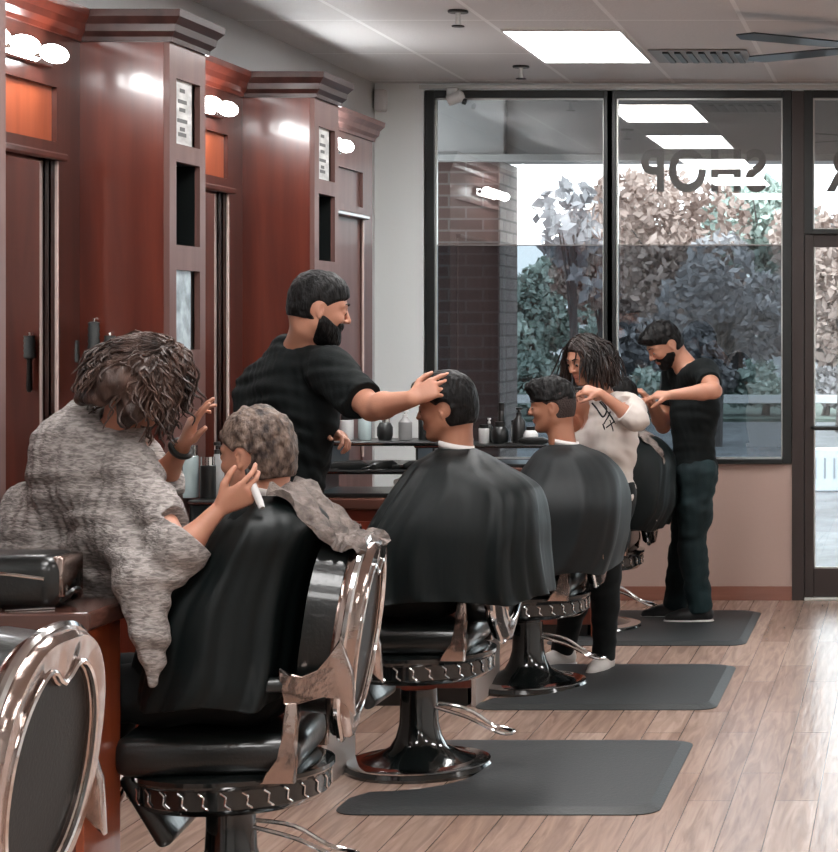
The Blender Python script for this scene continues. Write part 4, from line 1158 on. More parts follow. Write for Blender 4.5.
# ------------------------------------------------------------------ hair strands and beards
def strands(a, m, count, seglen, steps, rad, g_fn, seed=1, region=None, curl=.009, freq=60, name='hair', taper=.5, avoid_shirt=True, seg=5, lift=.013, avoid=None):
    r = np.random.RandomState(seed); c = np.array(a['head']); M = a['HM']; k = a['hk_']
    C0 = c + M @ (V3(-.012, 0, .032) * k); R0 = V3(.098, .077, .088) * k + lift
    dirs = []
    while len(dirs) < count:
        d = nrm(r.randn(3))
        if region(d): dirs.append(d)
    d = np.array(dirs); q = d * R0; p = C0 + q @ M.T
    pts = [p.copy()]; side = r.randn(count, 3) * .25; sd = a.get('shirt_sdf')
    C1 = c + M @ (V3(.01, 0, -.035) * k); R1 = V3(.078, .066, .085) * k + .008
    for i in range(steps):
        g = g_fn(d, i) + side * .5
        p = p + g / np.linalg.norm(g, axis=1)[:, None] * seglen
        for CC, RR in ((C0, R0), (C1, R1)):
            for _ in range(2):
                q = (p - CC) @ M; kk = np.sqrt(((q / RR) ** 2).sum(1)); ins = kk < 1
                q[ins] = q[ins] / kk[ins, None]; p = np.where(ins[:, None], CC + q @ M.T, p)
        if avoid_shirt and sd is not None:
            e = 1e-3
            for _ in range(2):
                dd = sd.ev(p, sd.pr); gr = np.stack([(sd.ev(p + V3(*(e if j == ax else 0 for j in range(3))), sd.pr) - dd) / e for ax in range(3)], 1)
                gr /= np.linalg.norm(gr, axis=1)[:, None] + 1e-9
                pen = np.clip(.012 - dd, 0, .05); p = p + gr * pen[:, None]
        if avoid is not None:
            e = 1e-3; dd = avoid.ev(p, avoid.pr); gr = np.stack([(avoid.ev(p + V3(*(e if j == ax else 0 for j in range(3))), avoid.pr) - dd) / e for ax in range(3)], 1)
            gr /= np.linalg.norm(gr, axis=1)[:, None] + 1e-9; p = p + gr * np.clip(.003 - dd, 0, .03)[:, None]
        pts.append(p.copy())
    mb = MB(); ph = r.rand(count) * 6.28
    fr = freq * (1 + .4 * r.randn(count) * .5)
    for j in range(count):
        n = len(pts); L = []; rr = []
        ln = n if r.rand() < .6 else int(n * (.6 + .35 * r.rand()))
        for i in range(ln):
            t = i / (n - 1); amp = curl * min(1, t * 2.5)
            A = ph[j] + fr[j] * i * seglen
            L.append(pts[i][j] + np.array([math.cos(A), .8 * math.sin(A), .5 * math.sin(A + 1)]) * amp)
            rr.append(rad * (1 - taper * t) * (1.0 if 0 < i < ln - 1 else .55))
        mb.tube(L, rr, seg)
    return tubes_part(a, name, mb, m)
def beard(a, m, th=.006, low=-.02, h=.005):
    c = np.array(a['head']); M = a['HM']; k = a['hk_']; s = S(h); L = lambda x, y, z: c + M @ (V3(x, y, z) * k)
    s.ell(L(.022, 0, -.036), (V3(.066, .062, .082) * k + th), M, .02)
    for sg in (-1, 1): s.cone(L(.0, sg * .050, -.050), L(.062, sg * .018, -.093), .021 * k + th, .021 * k + th, .02)
    s.ell(L(.070, 0, -.096), V3(.018, .021, .016) * k + th, M, .016)
    s.cone(L(.082, -.018, -.047), L(.082, .018, -.047), .0085 * k + th * .6, .0085 * k + th * .6, .008)
    def f(p, d):
        q = ((p - c) @ M) / k
        d = d + .002 * wrin(p, 140, 2)
        top = q[:, 2] - (low - .55 * np.clip(q[:, 0], 0, .07) + .018 * (q[:, 0] > .07))
        top = np.maximum(top, -(q[:, 0] + .004))
        lip = .014 - np.sqrt(((q[:, 1]) / 1.6) ** 2 + (q[:, 2] + .060) ** 2) - (q[:, 0] < .07) * 1.0
        nose = .017 - np.sqrt(q[:, 1] ** 2 + (q[:, 2] + .022) ** 2) - (q[:, 0] < .07) * 1.0
        return np.maximum(np.maximum(np.maximum(d, top * k), lip * k), nose * k)
    s.post.append(f)
    return s.mesh('beard', m, a['obj'], a['org'])

H = dict
relaxed = (28, 30, 32, 35)
# ---- woman in the grey top (left foreground)
W1 = build_person(H(h=.005, k=.97, female=True, label='person in a loose heather grey top with curly brown hair, bending over a seated client',
    pelvis=(-2.53, 6.14, .87), pf=(.85, .5, 0), chest=P(104, 478, 6.03), neck=P(120, 428, 5.98), cf=(.78, .62, 0), head=P(150, 380, 5.93), face=(.62, .50, -.62),
    elR=P(180, 552, 5.62), wrR=P(220, 508, 5.68), elL=P(160, 482, 6.10), wrL=P(183, 446, 6.02),
    knR=(-2.56, 6.02, .48), anR=(-2.60, 6.03, .09), knL=(-2.60, 6.30, .48), anL=(-2.66, 6.32, .09), toeR=(1, .25, 0), toeL=(1, .3, 0),
    handR=H(f=(.86, .2, .52), n=(-.3, .75, .3), t=(-.3, .1, 1), curl=(24, 34, 48, 55), thumb=25, k=1.06), handL=H(f=(.40, -.1, .92), n=(.75, .5, -.3), t=(.8, -.3, .0), curl=(6, 10, 22, 30), thumb=6, k=1.02, spread=1.6),
    shirt=H(mat=KNIT, loose=.034, sleeve=1.30, sl_loose=.026, hem=-.30, amp=.015, wf=17, seed=6, wsc=(1, 1, .8),
            extra=[(P(44, 545, 6.10), V3(.17, .20, .20), None), (P(80, 465, 6.02), V3(.145, .20, .15), None), (P(110, 560, 5.95), V3(.12, .12, .16), None)],
            cones=[(P(120, 520, 5.85), P(145, 585, 5.60), .10, .058, .06), (P(145, 585, 5.58), P(149, 640, 5.53), .058, .042, .05), (P(149, 640, 5.53), P(153, 682, 5.52), .042, .026, .04)]),
    trouser=H(mat=PANT, loose=.012), shoe=H(mat=SHOEB, sole=SHOEB)))
nv = S(.006); Lw = lambda x, y, z: np.array(W1['head']) + W1['HM'] @ V3(x, y, z)
for sg in (-1, 0, 1):
    q0 = Lw(-.055, sg * .055, .01); q1 = Lw(-.075, sg * .06, -.06); q1 = q1 + V3(-.02, 0, 0)
    q2 = q1 + V3(-.045, -.01, -.05); nv.cone(q0, q1, .042, .040, .03); nv.cone(q1, q2, .040, .024, .03)
for sg in (-1, 1): nv.cone(Lw(.0, sg * .070, .0), Lw(-.0, sg * .075, -.0) + V3(.0, 0, -.085), .030, .022, .03)
nv.cone(Lw(-.03, -.065, -.02), Lw(-.03, -.065, -.02) + V3(-.035, -.015, -.085), .036, .030, .03); nv.cone(Lw(-.03, -.065, -.02) + V3(-.035, -.015, -.085), Lw(-.03, -.065, -.02) + V3(-.06, -.01, -.12), .030, .02, .03)
nv.post = [lambda p, d: d + .008 * wrin(p, 80, 3)]
hair_part(W1, 'hair', nv, HBRN)
cap = hair_cap(np.array(W1['head']), W1['HM'], W1['hk_'], top=.002, side=.008, h=.005, nape=-.085, rough=.004)
hair_part(W1, 'hair', cap, HBRN)
def gW(d, i):
    back = np.clip(-d[:, 0] * 1.3 + .2 + .5 * np.sin(d[:, 1] * 9), 0, 1.1)[:, None]
    return V3(0, 0, -1.0)[None] * (.35 + .65 * (i > 5)) + back * V3(-1.0, -.15, .10)[None] * (1.0 if i < 9 else .35) + np.clip(d[:, :1], 0, 1) * V3(-.25, -.1, 0)[None]
W1['strands'] = strands(W1, HBRN, 560, .0105, 15, .0050, gW, seed=4, region=lambda d: d[2] > -.55 and d[0] < .62, curl=.010, freq=70, avoid=nv)
b = MB(); wl = np.array(W1['wrL']); fd = nrm(V3(.40, -.1, .92)); el = np.array(W1['elL']); ax = nrm(wl - el); FM = frame(ax)
b.tube([wl - ax * .012 + (FM[:, 1] * math.cos(t) + FM[:, 2] * math.sin(t)) * .031 for t in np.linspace(0, 2 * PI, 24, endpoint=False)], .009, 8, closed=True)
tubes_part(W1, 'wrist_band', b, BLACKP)

# ---- grey-haired client
C1 = build_person(H(h=.0045, k=1.0, hk=1.04, label='person with short greying brown hair under a black cape, in the nearest occupied chair',
    sw=.155, pelvis=(-1.85, 5.88, .64), pf=(-1, 0, 0), chest=P(272, 560, 5.89), neck=P(273, 519, 5.90), cf=(-1, .05, 0), head=P(256, 455, 5.91), face=(-.93, .34, -.16),
    elR=(-1.86, 6.06, .79), wrR=(-2.03, 5.98, .76), elL=(-1.86, 5.71, .79), wrL=(-2.03, 5.80, .76),
    knR=(-2.26, 6.01, .62), anR=(-2.40, 6.0, .225), knL=(-2.26, 5.76, .62), anL=(-2.40, 5.77, .225), toeR=(-1, 0, .05), toeL=(-1, 0, .05),
    handR=H(f=(-1, -.4, -.1), n=(0, 0, -1), t=(0, -1, 0)), handL=H(f=(-1, .4, -.1), n=(0, 0, -1), t=(0, 1, 0)),
    shirt=H(mat=TEEB, sleeve=.7), trouser=H(mat=PANT), shoe=H(mat=SHOEB, sole=SHOEB)))
hair_part(C1, 'hair', hair_cap(np.array(C1['head']), C1['HM'], C1['hk_'], top=.010, side=.009, h=.005, nape=-.072, rough=.0055, back=.006), HGRY)
C1['hemtilt'] = 0
cape(C1, [(1.168, -1.795, 5.90, .064, .066, 0), (1.142, -1.79, 5.90, .115, .17, 0), (1.085, -1.785, 5.89, .155, .25, 0), (.98, -1.835, 5.88, .172, .268, .1), (.87, -1.885, 5.88, .20, .30, .3), (.725, -1.905, 5.88, .205, .325, .5), (.66, -1.91, 5.88, .205, .335, .6), (.615, -1.912, 5.88, .205, .335, .6)], CAPEM, seed=2, nf=9, amp=.03)

# ---- bearded barber
B2 = build_person(H(h=.005, k=1.04, hk=1.06, girth=1.16, arm=1.12, label='person with a dark beard in a black short-sleeved shirt, cutting the middle client’s hair',
    pelvis=(-2.44, 8.16, .93), pf=(.8, .6, 0), chest=P(292, 408, 8.12), neck=P(303, 342, 8.08), cf=(.68, .73, 0), head=P(319, 309, 8.03), face=(.86, .40, -.22),
    shR=P(331, 372, 7.93), shL=P(268, 384, 8.2), elR=P(372, 408, 7.76), wrR=P(412, 399, 7.62), elL=P(262, 455, 8.34), wrL=P(322, 436, 8.12),
    knR=(-2.44, 8.06, .50), anR=(-2.44, 8.06, .09), knL=(-2.50, 8.34, .50), anL=(-2.52, 8.36, .09), toeR=(1, .3, 0), toeL=(.9, .5, 0),
    handR=H(f=(.85, .1, .45), n=(.2, .9, -.3), t=(.0, .2, 1), curl=(20, 30, 42, 50), thumb=20, k=1.02), handL=H(f=(.9, -.3, .1), n=(-.2, -.3, -1), t=(0, -1, .2), curl=(40, 45, 50, 50)),
    shirt=H(mat=TEEB, loose=.02, sleeve=.80, sl_loose=.018, hem=-.14, amp=.014, wf=15, seed=3, cones=[(P(262, 400, 8.2), P(262, 500, 8.2), .10, .12, .06)]),
    trouser=H(mat=PANT), shoe=H(mat=SHOEB, sole=SHOEB)))
hair_part(B2, 'hair', hair_cap(np.array(B2['head']), B2['HM'], B2['hk_'], top=.014, side=.0055, h=.005, nape=-.045, rough=.003), HBLK)
beard(B2, HBLK, .010, low=-.012)

# ---- middle client
C2 = build_person(H(h=.0065, k=1.0, hk=1.0, label='person with thick black hair under a long black cape, seated in the middle chair',
    sw=.155, pelvis=(-1.76, 7.72, .675), pf=(-1, 0, 0), chest=P(452, 500, 7.72), neck=P(457, 466, 7.72), cf=(-1, 0, 0), head=P(446, 408, 7.72), face=(-1, .06, -.16),
    elR=(-1.76, 7.90, .83), wrR=(-1.93, 7.82, .80), elL=(-1.76, 7.54, .83), wrL=(-1.93, 7.63, .80),
    knR=(-2.17, 7.85, .66), anR=(-2.30, 7.84, .225), knL=(-2.17, 7.60, .66), anL=(-2.30, 7.61, .225), toeR=(-1, 0, .05), toeL=(-1, 0, .05),
    handR=H(f=(-1, -.4, -.1), n=(0, 0, -1), t=(0, -1, 0)), handL=H(f=(-1, .4, -.1), n=(0, 0, -1), t=(0, 1, 0)), skin=SKIND,
    shirt=H(mat=TEEB, sleeve=.7), trouser=H(mat=PANT), shoe=H(mat=SHOEB, sole=SHOEB)))
hair_part(C2, 'hair', hair_cap(np.array(C2['head']), C2['HM'], 1.0, top=.018, side=.013, h=.005, nape=-.070, rough=.003, front=.006, back=.004), HBLK)
cape(C2, [(1.19, -1.665, 7.72, .064, .066, 0), (1.165, -1.66, 7.72, .11, .145, 0), (1.125, -1.655, 7.72, .17, .225, 0), (1.045, -1.62, 7.72, .25, .285, .5), (.93, -1.635, 7.72, .295, .33, .8), (.82, -1.655, 7.72, .32, .345, .8), (.70, -1.66, 7.72, .34, .35, .7), (.655, -1.66, 7.72, .345, .35, .7)], CAPEM, seed=5, nf=10, amp=.032)

# ---- client with the pompadour
C3 = build_person(H(h=.0065, k=1.0, hk=.96, label='person with a black pompadour and faded sides, sitting under a charcoal cape',
    sw=.15, pelvis=(-1.64, 9.46, .655), pf=(-1, 0, 0), chest=P(564, 490, 9.46), neck=P(565, 460, 9.46), cf=(-1, 0, 0), head=P(552, 407, 9.46), face=(-1, -.05, -.10),
    elR=(-1.62, 9.63, .82), wrR=(-1.77, 9.56, .78), elL=(-1.62, 9.29, .82), wrL=(-1.77, 9.37, .78),
    knR=(-2.05, 9.59, .64), anR=(-2.19, 9.58, .225), knL=(-2.05, 9.34, .64), anL=(-2.19, 9.35, .225), toeR=(-1, 0, .05), toeL=(-1, 0, .05),
    handR=H(f=(-1, -.4, -.1), n=(0, 0, -1), t=(0, -1, 0)), handL=H(f=(-1, .4, -.1), n=(0, 0, -1), t=(0, 1, 0)), skin=SKIND,
    shirt=H(mat=TEEB, sleeve=.7), trouser=H(mat=PANT), shoe=H(mat=SHOEB, sole=SHOEB)))
hair_part(C3, 'faded_hair', hair_cap(np.array(C3['head']), C3['HM'], .96, top=.002, side=.0055, h=.004, nape=-.055, rough=.0005), HFADE)
hair_part(C3, 'hair', hair_cap(np.array(C3['head']), C3['HM'], .96, top=.026, side=.009, h=.005, nape=.030, slope=.7, line=(.10, .045), rough=.005, front=.022), HBLK)
cape(C3, [(1.105, -1.548, 9.46, .062, .065, 0), (1.085, -1.548, 9.46, .11, .14, 0), (1.05, -1.53, 9.46, .165, .215, 0), (.97, -1.52, 9.46, .225, .275, .4), (.85, -1.53, 9.46, .26, .36, .95), (.70, -1.55, 9.46, .27, .365, .95), (.60, -1.57, 9.46, .27, .365, .95), (.55, -1.58, 9.46, .27, .365, .95)], CAPEG, seed=8, nf=8, amp=.02)

# ---- woman in the white t-shirt
W3 = build_person(H(h=.006, k=.94, hk=.99, female=True, label='person in a white t-shirt with black brush lettering, standing, wavy dark hair',
    pelvis=P(604, 493, 10.0), pf=(-.65, -.75, 0), chest=P(606, 442, 9.99), neck=P(606, 397, 9.98), cf=(-.62, -.78, 0), head=P(585, 360, 9.93), face=(-.60, -.72, -.36),
    elL=P(634, 420, 9.76), wrL=P(600, 393, 9.70), elR=P(577, 436, 10.12), wrR=P(563, 404, 9.92),
    knR=P(582, 575, 10.0), anR=P(563, 649, 10.06), knL=P(606, 575, 9.9), anL=P(604, 655, 9.90), toeR=(-.7, -.7, 0), toeL=(-.25, -1, 0),
    handL=H(f=(-.95, -.1, .22), n=(0, .55, -.8), t=(-.2, -.7, .5), curl=(38, 45, 50, 50), thumb=25), handR=H(f=(-.5, -.3, .8), n=(-.2, -.8, -.2), t=(0, -.3, .9), curl=(30, 40, 45, 45)),
    shirt=H(mat=TEEW, loose=.024, sleeve=1.30, sl_loose=.020, hem=-.075, amp=.011, wf=18, seed=12),
    trouser=H(mat=PANT, loose=.010, cuff=.052), shoe=H(mat=SHOEW, sole=SOLE)))
hair_part(W3, 'hair', hair_cap(np.array(W3['head']), W3['HM'], W3['hk_'], top=.0, side=.007, h=.005, nape=-.085, line=(.072, .082), rough=.003), HDRK)
hv = hair_cap(np.array(W3['head']), W3['HM'], W3['hk_'], top=.0, side=.006, h=.006, nape=-.3, slope=.25, line=(-.005, -.3), rough=.004); hv.pr = []
for sg in (-1, 1):
    Lh = lambda x, y, z: np.array(W3['head']) + W3['HM'] @ (V3(x, y, z))
    hv.cone(Lh(-.01, sg * .070, .04), Lh(-.025, sg * .085, -.06), .026, .032, .03); hv.cone(Lh(-.025, sg * .085, -.06), Lh(-.045, sg * .090, -.135), .032, .020, .03)
    hv.cone(Lh(-.07, sg * .03, .02), Lh(-.085, sg * .045, -.12), .045, .034, .04)
hv.post = [lambda p, d: d + .005 * wrin(p, 70, 3)]
hair_part(W3, 'hair', hv, HDRK)
def g3(d, i):
    return V3(0, 0, -1.0)[None] * (.5 + .5 * (i > 3)) + (W3['HM'] @ V3(-.35, 0, 0))[None] * (1 if i < 7 else .1) + np.sign(d[:, 1:2]) * (W3['HM'][:, 1])[None] * (.35 if i < 8 else .05)
strands(W3, HDRK, 460, .0120, 16, .0040, g3, seed=9, region=lambda d: (d[0] < .55 and d[2] > -.2) or (d[2] > .55 and d[0] < .75), curl=.0045, freq=30, taper=.3)
def stroke(sdf, pts, Y0, r=.004):
    L = []
    for x, y in pts:
        p = P(x, y, Y0); dr = nrm(P(x, y, Y0 + 1) - p)
        for _ in range(60):
            d = sdf.ev(p[None], sdf.pr)[0]
            if d < .0008: break
            p = p + dr * d * .8
        L.append(p)
    return L
mb = MB()
for st in ([(592, 403), (597, 409), (603, 417), (607, 409), (602, 401)], [(600, 402), (608, 412), (616, 424)], [(608, 398), (612, 406), (609, 415), (604, 424)], [(612, 398), (613, 410), (618, 414)],
           [(603, 424), (606, 436), (606, 450)], [(610, 420), (613, 430), (612, 436)], [(606, 428), (615, 421)]):
    L = stroke(W3['shirt_sdf'], [tuple(q) for q in catmull([(x, y) for x, y in st], 4)], 9.3)
    mb.tube(L, .0042, 6)
tubes_part(W3, 'brush_lettering', mb, INK)

# ---- man in jeans
M4 = build_person(H(h=.0065, k=1.0, hk=1.0, label='person in a black t-shirt and dark jeans, looking down beside the window',
    pelvis=P(694, 472, 11.5), pf=(-.9, -.3, 0), chest=P(694, 412, 11.5), neck=P(688, 366, 11.48), cf=(-.88, -.42, 0), head=P(664, 345, 11.44), face=(-.72, -.42, -.60),
    shL=P(704, 372, 11.30), elL=P(714, 391, 11.02), wrL=P(671, 395, 11.0), elR=P(663, 426, 11.62), wrR=P(651, 402, 11.42),
    knR=P(684, 545, 11.58), anR=P(676, 603, 11.66), knL=P(692, 548, 11.40), anL=P(700, 607, 11.44), toeR=(-1, -.15, 0), toeL=(-1, -.05, 0),
    handL=H(f=(-1, .1, .0), n=(0, .4, -.9), t=(-.1, -.8, -.3), curl=(20, 28, 30, 35)), handR=H(f=(-.5, -.3, .6), n=(-.6, 0, -.5), t=(0, -1, 0), curl=(30, 35, 40, 40)),
    shirt=H(mat=TEEB, loose=.016, sleeve=.62, sl_loose=.014, hem=-.02, amp=.009, wf=17, seed=21),
    trouser=H(mat=JEAN, loose=.016, cuff=.068, amp=.008), shoe=H(mat=SHOEB, sole=SOLE)))
hair_part(M4, 'hair', hair_cap(np.array(M4['head']), M4['HM'], 1.0, top=.018, side=.007, h=.005, nape=-.055, rough=.004, front=.008), HBLK)
beard(M4, HBLK, .004, low=-.004)

# ---- client in the farthest chair
C4 = build_person(H(h=.007, k=.98, label='person under a black cape in the farthest chair, mostly hidden by the woman in white',
    sw=.15, pelvis=(-1.58, 11.25, .655), pf=(-1, 0, 0), chest=P(622, 465, 11.25), neck=P(624, 440, 11.25), cf=(-1, 0, 0), head=P(617, 400, 11.25), face=(-1, -.05, -.2),
    elR=(-1.55, 11.42, .82), wrR=(-1.68, 11.35, .78), elL=(-1.55, 11.08, .82), wrL=(-1.68, 11.16, .78),
    knR=(-1.95, 11.38, .64), anR=(-2.08, 11.37, .225), knL=(-1.95, 11.13, .64), anL=(-2.08, 11.14, .225), toeR=(-1, 0, .05), toeL=(-1, 0, .05),
    handR=H(f=(-1, -.4, -.1), n=(0, 0, -1), t=(0, -1, 0)), handL=H(f=(-1, .4, -.1), n=(0, 0, -1), t=(0, 1, 0)),
    shirt=H(mat=TEEB, sleeve=.7), trouser=H(mat=PANT), shoe=H(mat=SHOEB, sole=SHOEB)))
hair_part(C4, 'hair', hair_cap(np.array(C4['head']), C4['HM'], .98, top=.014, side=.009, h=.006, rough=.004), HBLK)
cape(C4, [(1.075, -1.50, 11.25, .062, .065, 0), (1.055, -1.50, 11.25, .11, .14, 0), (1.02, -1.48, 11.25, .165, .225, .2), (.93, -1.47, 11.25, .22, .285, .6), (.80, -1.475, 11.25, .235, .31, .9), (.68, -1.48, 11.25, .24, .315, .9), (.60, -1.50, 11.25, .23, .31, .9), (.56, -1.51, 11.25, .22, .30, .9)], CAPEM, seed=11, nf=8, amp=.026)

# ---- towels
def towel(path, y0, y1, th, label, name='draped_towel', seed=1, m=None):
    pts = catmull([(p[0], p[1]) for p in path], 5); rs = np.random.RandomState(seed)
    org = (pts[0][0], (y0 + y1) / 2, pts[0][1]); n = len(pts); rings = []
    W = 14
    for i, p in enumerate(pts):
        a = pts[max(0, i - 1)]; b = pts[min(n - 1, i + 1)]; t = nrm(b - a); nn = V3(-t[1], t[0]) if -t[1] * 0 + t[0] >= 0 else V3(t[1], -t[0])
        ring = []
        for j in range(W + 1):
            y = y0 + (y1 - y0) * j / W + .008 * math.sin(i * 1.3 + j * .2); w = .012 * math.sin(j * 1.1 + i * .5) + .006 * math.sin(j * 2.3 - i)
            e = th * (.45 if j in (0, W) else 1)
            ring.append((p[0] + nn[0] * (e + w), y, p[1] + nn[1] * (e + w)))
        for j in range(W, -1, -1):
            y = y0 + (y1 - y0) * j / W + .008 * math.sin(i * 1.3 + j * .2)
            w = .004 * math.sin(j * 1.1 + i * .5)
            ring.append((p[0] + nn[0] * w, y, p[1] + nn[1] * w))
        rings.append(ring)
    mb = MB().loft(rings); o = mb.obj(name, m or TOWEL, smooth=True, origin=org); tag(o, label, 'towel'); return o
pp = [P(x, y, 5.9) for x, y in ((281, 492), (300, 496), (322, 520), (340, 540), (352, 546), (364, 543), (372, 552))]
towel([(p[0], p[2]) for p in pp], 5.76, 6.06, .022, 'mottled grey towel draped from the client’s neck over the chair back')
pp = [P(x, y, 11.2) for x, y in ((628, 433), (640, 434), (653, 442), (663, 455), (666, 466))]
towel([(p[0], p[2]) for p in pp], 11.05, 11.38, .012, 'pale grey towel over the shoulder of the farthest client', seed=4)
# ---- tools held in hands
w = np.array(W1['wrR'])
a0 = P(250, 478, 5.72); b0 = P(262, 508, 5.69)
t = empty('hair_trimmer', a0, label='white handled trimmer in the hand at the grey-haired client’s ear', cat='hair trimmer')
d = b0 - a0
mb = MB(); mb.tube([V3(0, 0, 0), d * .3, d * .8, d], [.009, .0105, .0105, .008], 12); mb.obj('trimmer_handle', WHITEP, t, smooth=True)
mb = MB(); mb.tube([-d * .28, V3(0, 0, 0)], [.006, .009], 10); mb.obj('trimmer_head', BLACKP, t, smooth=True)
w = np.array(W3['wrL']); c0 = w + V3(-.10, 0, .015)
t = empty('comb', c0, label='black comb in the raised hand of the person in white', cat='comb')
mb = MB().box(-.10, .06, -.003, .003, 0, .014, .002); mb.obj('comb_spine', BLACKP, t)
mb = MB()
for i in range(22): mb.box(-.095 + i * .006, -.092 + i * .006, -.0015, .0015, -.022, 0)
o = mb.obj('comb_teeth', BLACKP, t)
# ------------------------------------------------------------------ outside the front windows
def st(o, k='structure'): o['kind'] = k; return o
CONC = mat('pale_concrete', (.20, .21, .22), rough=.85, noise=(3, .25, (1, 1, 1)))
ASPH = mat('asphalt', (.14, .145, .155), rough=.9, noise=(2, .3, (1, 1, 1)))
r = MB().box(-9, 9, 12.58, 16.5, -.15, 0.0, .0).obj('sidewalk', CONC); tag(r, 'pale concrete sidewalk outside the front windows', 'sidewalk')
r = MB().box(-60, 60, 16.5, 130, -.30, -.12).obj('parking_lot', ASPH); tag(r, 'grey asphalt parking lot beyond the sidewalk', 'parking lot')
SOFF = mat('grey_soffit', (.40, .38, .375), rough=.8)
r = empty('entrance_canopy', (0, 13.4, 2.75), label='grey canopy beam and soffit outside above the front windows', cat='canopy')
MB().box(-9, 9, 12.58, 13.5, 3.12, 3.2).obj('soffit', SOFF, r, M=Matrix.Translation((0, -13.4, -2.75)))
MB().box(-2.56, 9, 13.36, 13.95, 2.72, 3.6, .01).obj('beam', SOFF, r, M=Matrix.Translation((0, -13.4, -2.75)))
MB().box(-9, -2.56, 13.30, 13.95, 2.72, 3.6, .01).obj('beam', SOFF, r, M=Matrix.Translation((0, -13.4, -2.75)))
MB().box(-9, 9, 13.27, 13.37, 2.69, 2.735, .005).obj('beam_trim', mat('pale_trim', (.45, .43, .42), rough=.6), r, M=Matrix.Translation((0, -13.4, -2.75)))
r = empty('brick_pillar', (-3.5, 13.6, 0), label='brown brick pillar outside the left window, front painted darker as in shade', cat='pillar')
MB().box(-4.6, -2.61, 13.36, 13.95, 0, 2.70).obj('shaft', brick_mat('shaded_brick', (.085, .048, .042), (.12, .07, .06), (.16, .13, .12)), r, M=Matrix.Translation((3.5, -13.6, 0)))  # front brick darkened in colour to hold its shade
MB().box(-2.61, -2.60, 13.36, 13.95, 0, 2.70).obj('lit_brick_side', brick_mat('lit_brick', (.33, .27, .25), (.42, .36, .33), (.2, .17, .16)), r, M=Matrix.Translation((3.5, -13.6, 0)))  # thin paler brick skin; the light on this side is in its colour
def leafmat(name, c1, c2):
    return mat(name, c1, rough=.8, noise=(1.2, 0, (1, 1, 1), c2))
LB = leafmat('autumn_leaves', (.30, .21, .18), (.56, .44, .39))
LG = leafmat('grey_green_leaves', (.24, .31, .28), (.58, .66, .60))
LD = leafmat('dusky_leaves', (.20, .19, .20), (.42, .40, .41))
BARK = mat('bark', (.10, .085, .08), rough=.9)
def tree(name, px, Y, ytop, rpx, lm, label, n=1700, cat='tree', group='trees beyond the parking lot', leaf=.10, fill=.72):
    X = (px - VX) * Y / F; R = rpx * Y / F; zt = CH + (HY - ytop) * Y / F; rz = min(R * 1.15, (zt + .12) * .48); zc = zt - rz
    r = empty(name, (X, Y, -.12), label=label, cat=cat, group=group)
    rs = np.random.RandomState(int(px * 7 + Y))
    mb = MB(); mb.tube([(0, 0, 0), (.05 * R, 0, (zc) * .5), (0, 0, zc + .2 * rz)], [.09 * R + .03, .07 * R + .02, .03 * R + .01], 8)
    for k in range(6):
        a = rs.rand() * 6.28; mb.tube([(0, 0, zc * (.5 + .06 * k)), (math.cos(a) * R * .35, math.sin(a) * R * .35, zc + rz * .1 * k * .4), (math.cos(a) * R * .75, math.sin(a) * R * .75, zc + rz * (.15 + .1 * k))], [.03 * R, .02 * R, .008 * R], 6)
    mb.obj('trunk', BARK, r, smooth=True)
    # leaves
    lobes = [(rs.randn(3) * V3(.42, .42, .38) * V3(R, R, rz), (.38 + .25 * rs.rand())) for _ in range(11)]
    vs = []; fs = []
    for i in range(int(n * 2.0)):
        c, q = lobes[rs.randint(11)]
        d = nrm(rs.randn(3)); p = c + d * V3(R, R, rz) * q * (fill + (1 - fill) * rs.rand()) + V3(0, 0, zc + .12)
        if p[2] < .25: p[2] = .25 + rs.rand() * .3
        u = nrm(rs.randn(3)); w = nrm(np.cross(u, rs.randn(3))); s = leaf * (Y / 40) * (.6 + .8 * rs.rand())
        b = len(vs); vs += [tuple(p - u * s), tuple(p + w * s * .55), tuple(p + u * s), tuple(p - w * s * .55)]; fs.append((b, b + 1, b + 2, b + 3))
    me = bpy.data.meshes.new('foliage'); me.from_pydata(vs, [], fs); link('foliage', me, lm, r)
    return r
tree('autumn_tree', 665, 36, 178, 70, LB, 'broad brown autumn tree seen through the middle window under the lettering', 2600)
tree('autumn_tree', 600, 40, 205, 42, LB, 'smaller brown autumn tree left of the middle window’s mullion', 1800)
tree('autumn_tree', 842, 34, 225, 60, LB, 'brown autumn tree seen through the glass door', 2200)
tree('leafy_tree', 760, 44, 168, 52, LG, 'pale green tree at the right side of the middle window', 2400)
tree('leafy_tree', 540, 42, 262, 48, LG, 'grey green tree low in the left window', 2200)
tree('leafy_tree', 715, 30, 262, 60, LD, 'dusky bushy tree behind the head of the man in jeans', 2200)
tree('bare_tree', 572, 27, 172, 42, LD, 'sparse grey tree against the white sky', 150, leaf=.15)
for i, (px, yt, rp, l) in enumerate(((500, 270, 60, LG), (580, 282, 60, LB), (650, 262, 70, LD), (730, 238, 70, LB), (800, 226, 60, LD), (880, 215, 70, LB), (960, 215, 70, LD), (420, 265, 70, LD), (1080, 220, 90, LG))):
    tree('distant_tree', px, 60, yt, rp, l, ['pale green', 'light brown', 'dusky grey', 'tall brown', 'dusky tall', 'brown', 'dusky', 'dark', 'green'][i] + ' tree in the far row, ' + ['left of all in the left window', 'behind the small autumn tree', 'behind the broad autumn tree', 'between the two large window trees', 'beside the door post', 'straight beyond the glass door', 'right of the door, outside the photo', 'behind the brick pillar', 'far right, outside the photo'][i], 1500, group='far row of trees', leaf=.13)
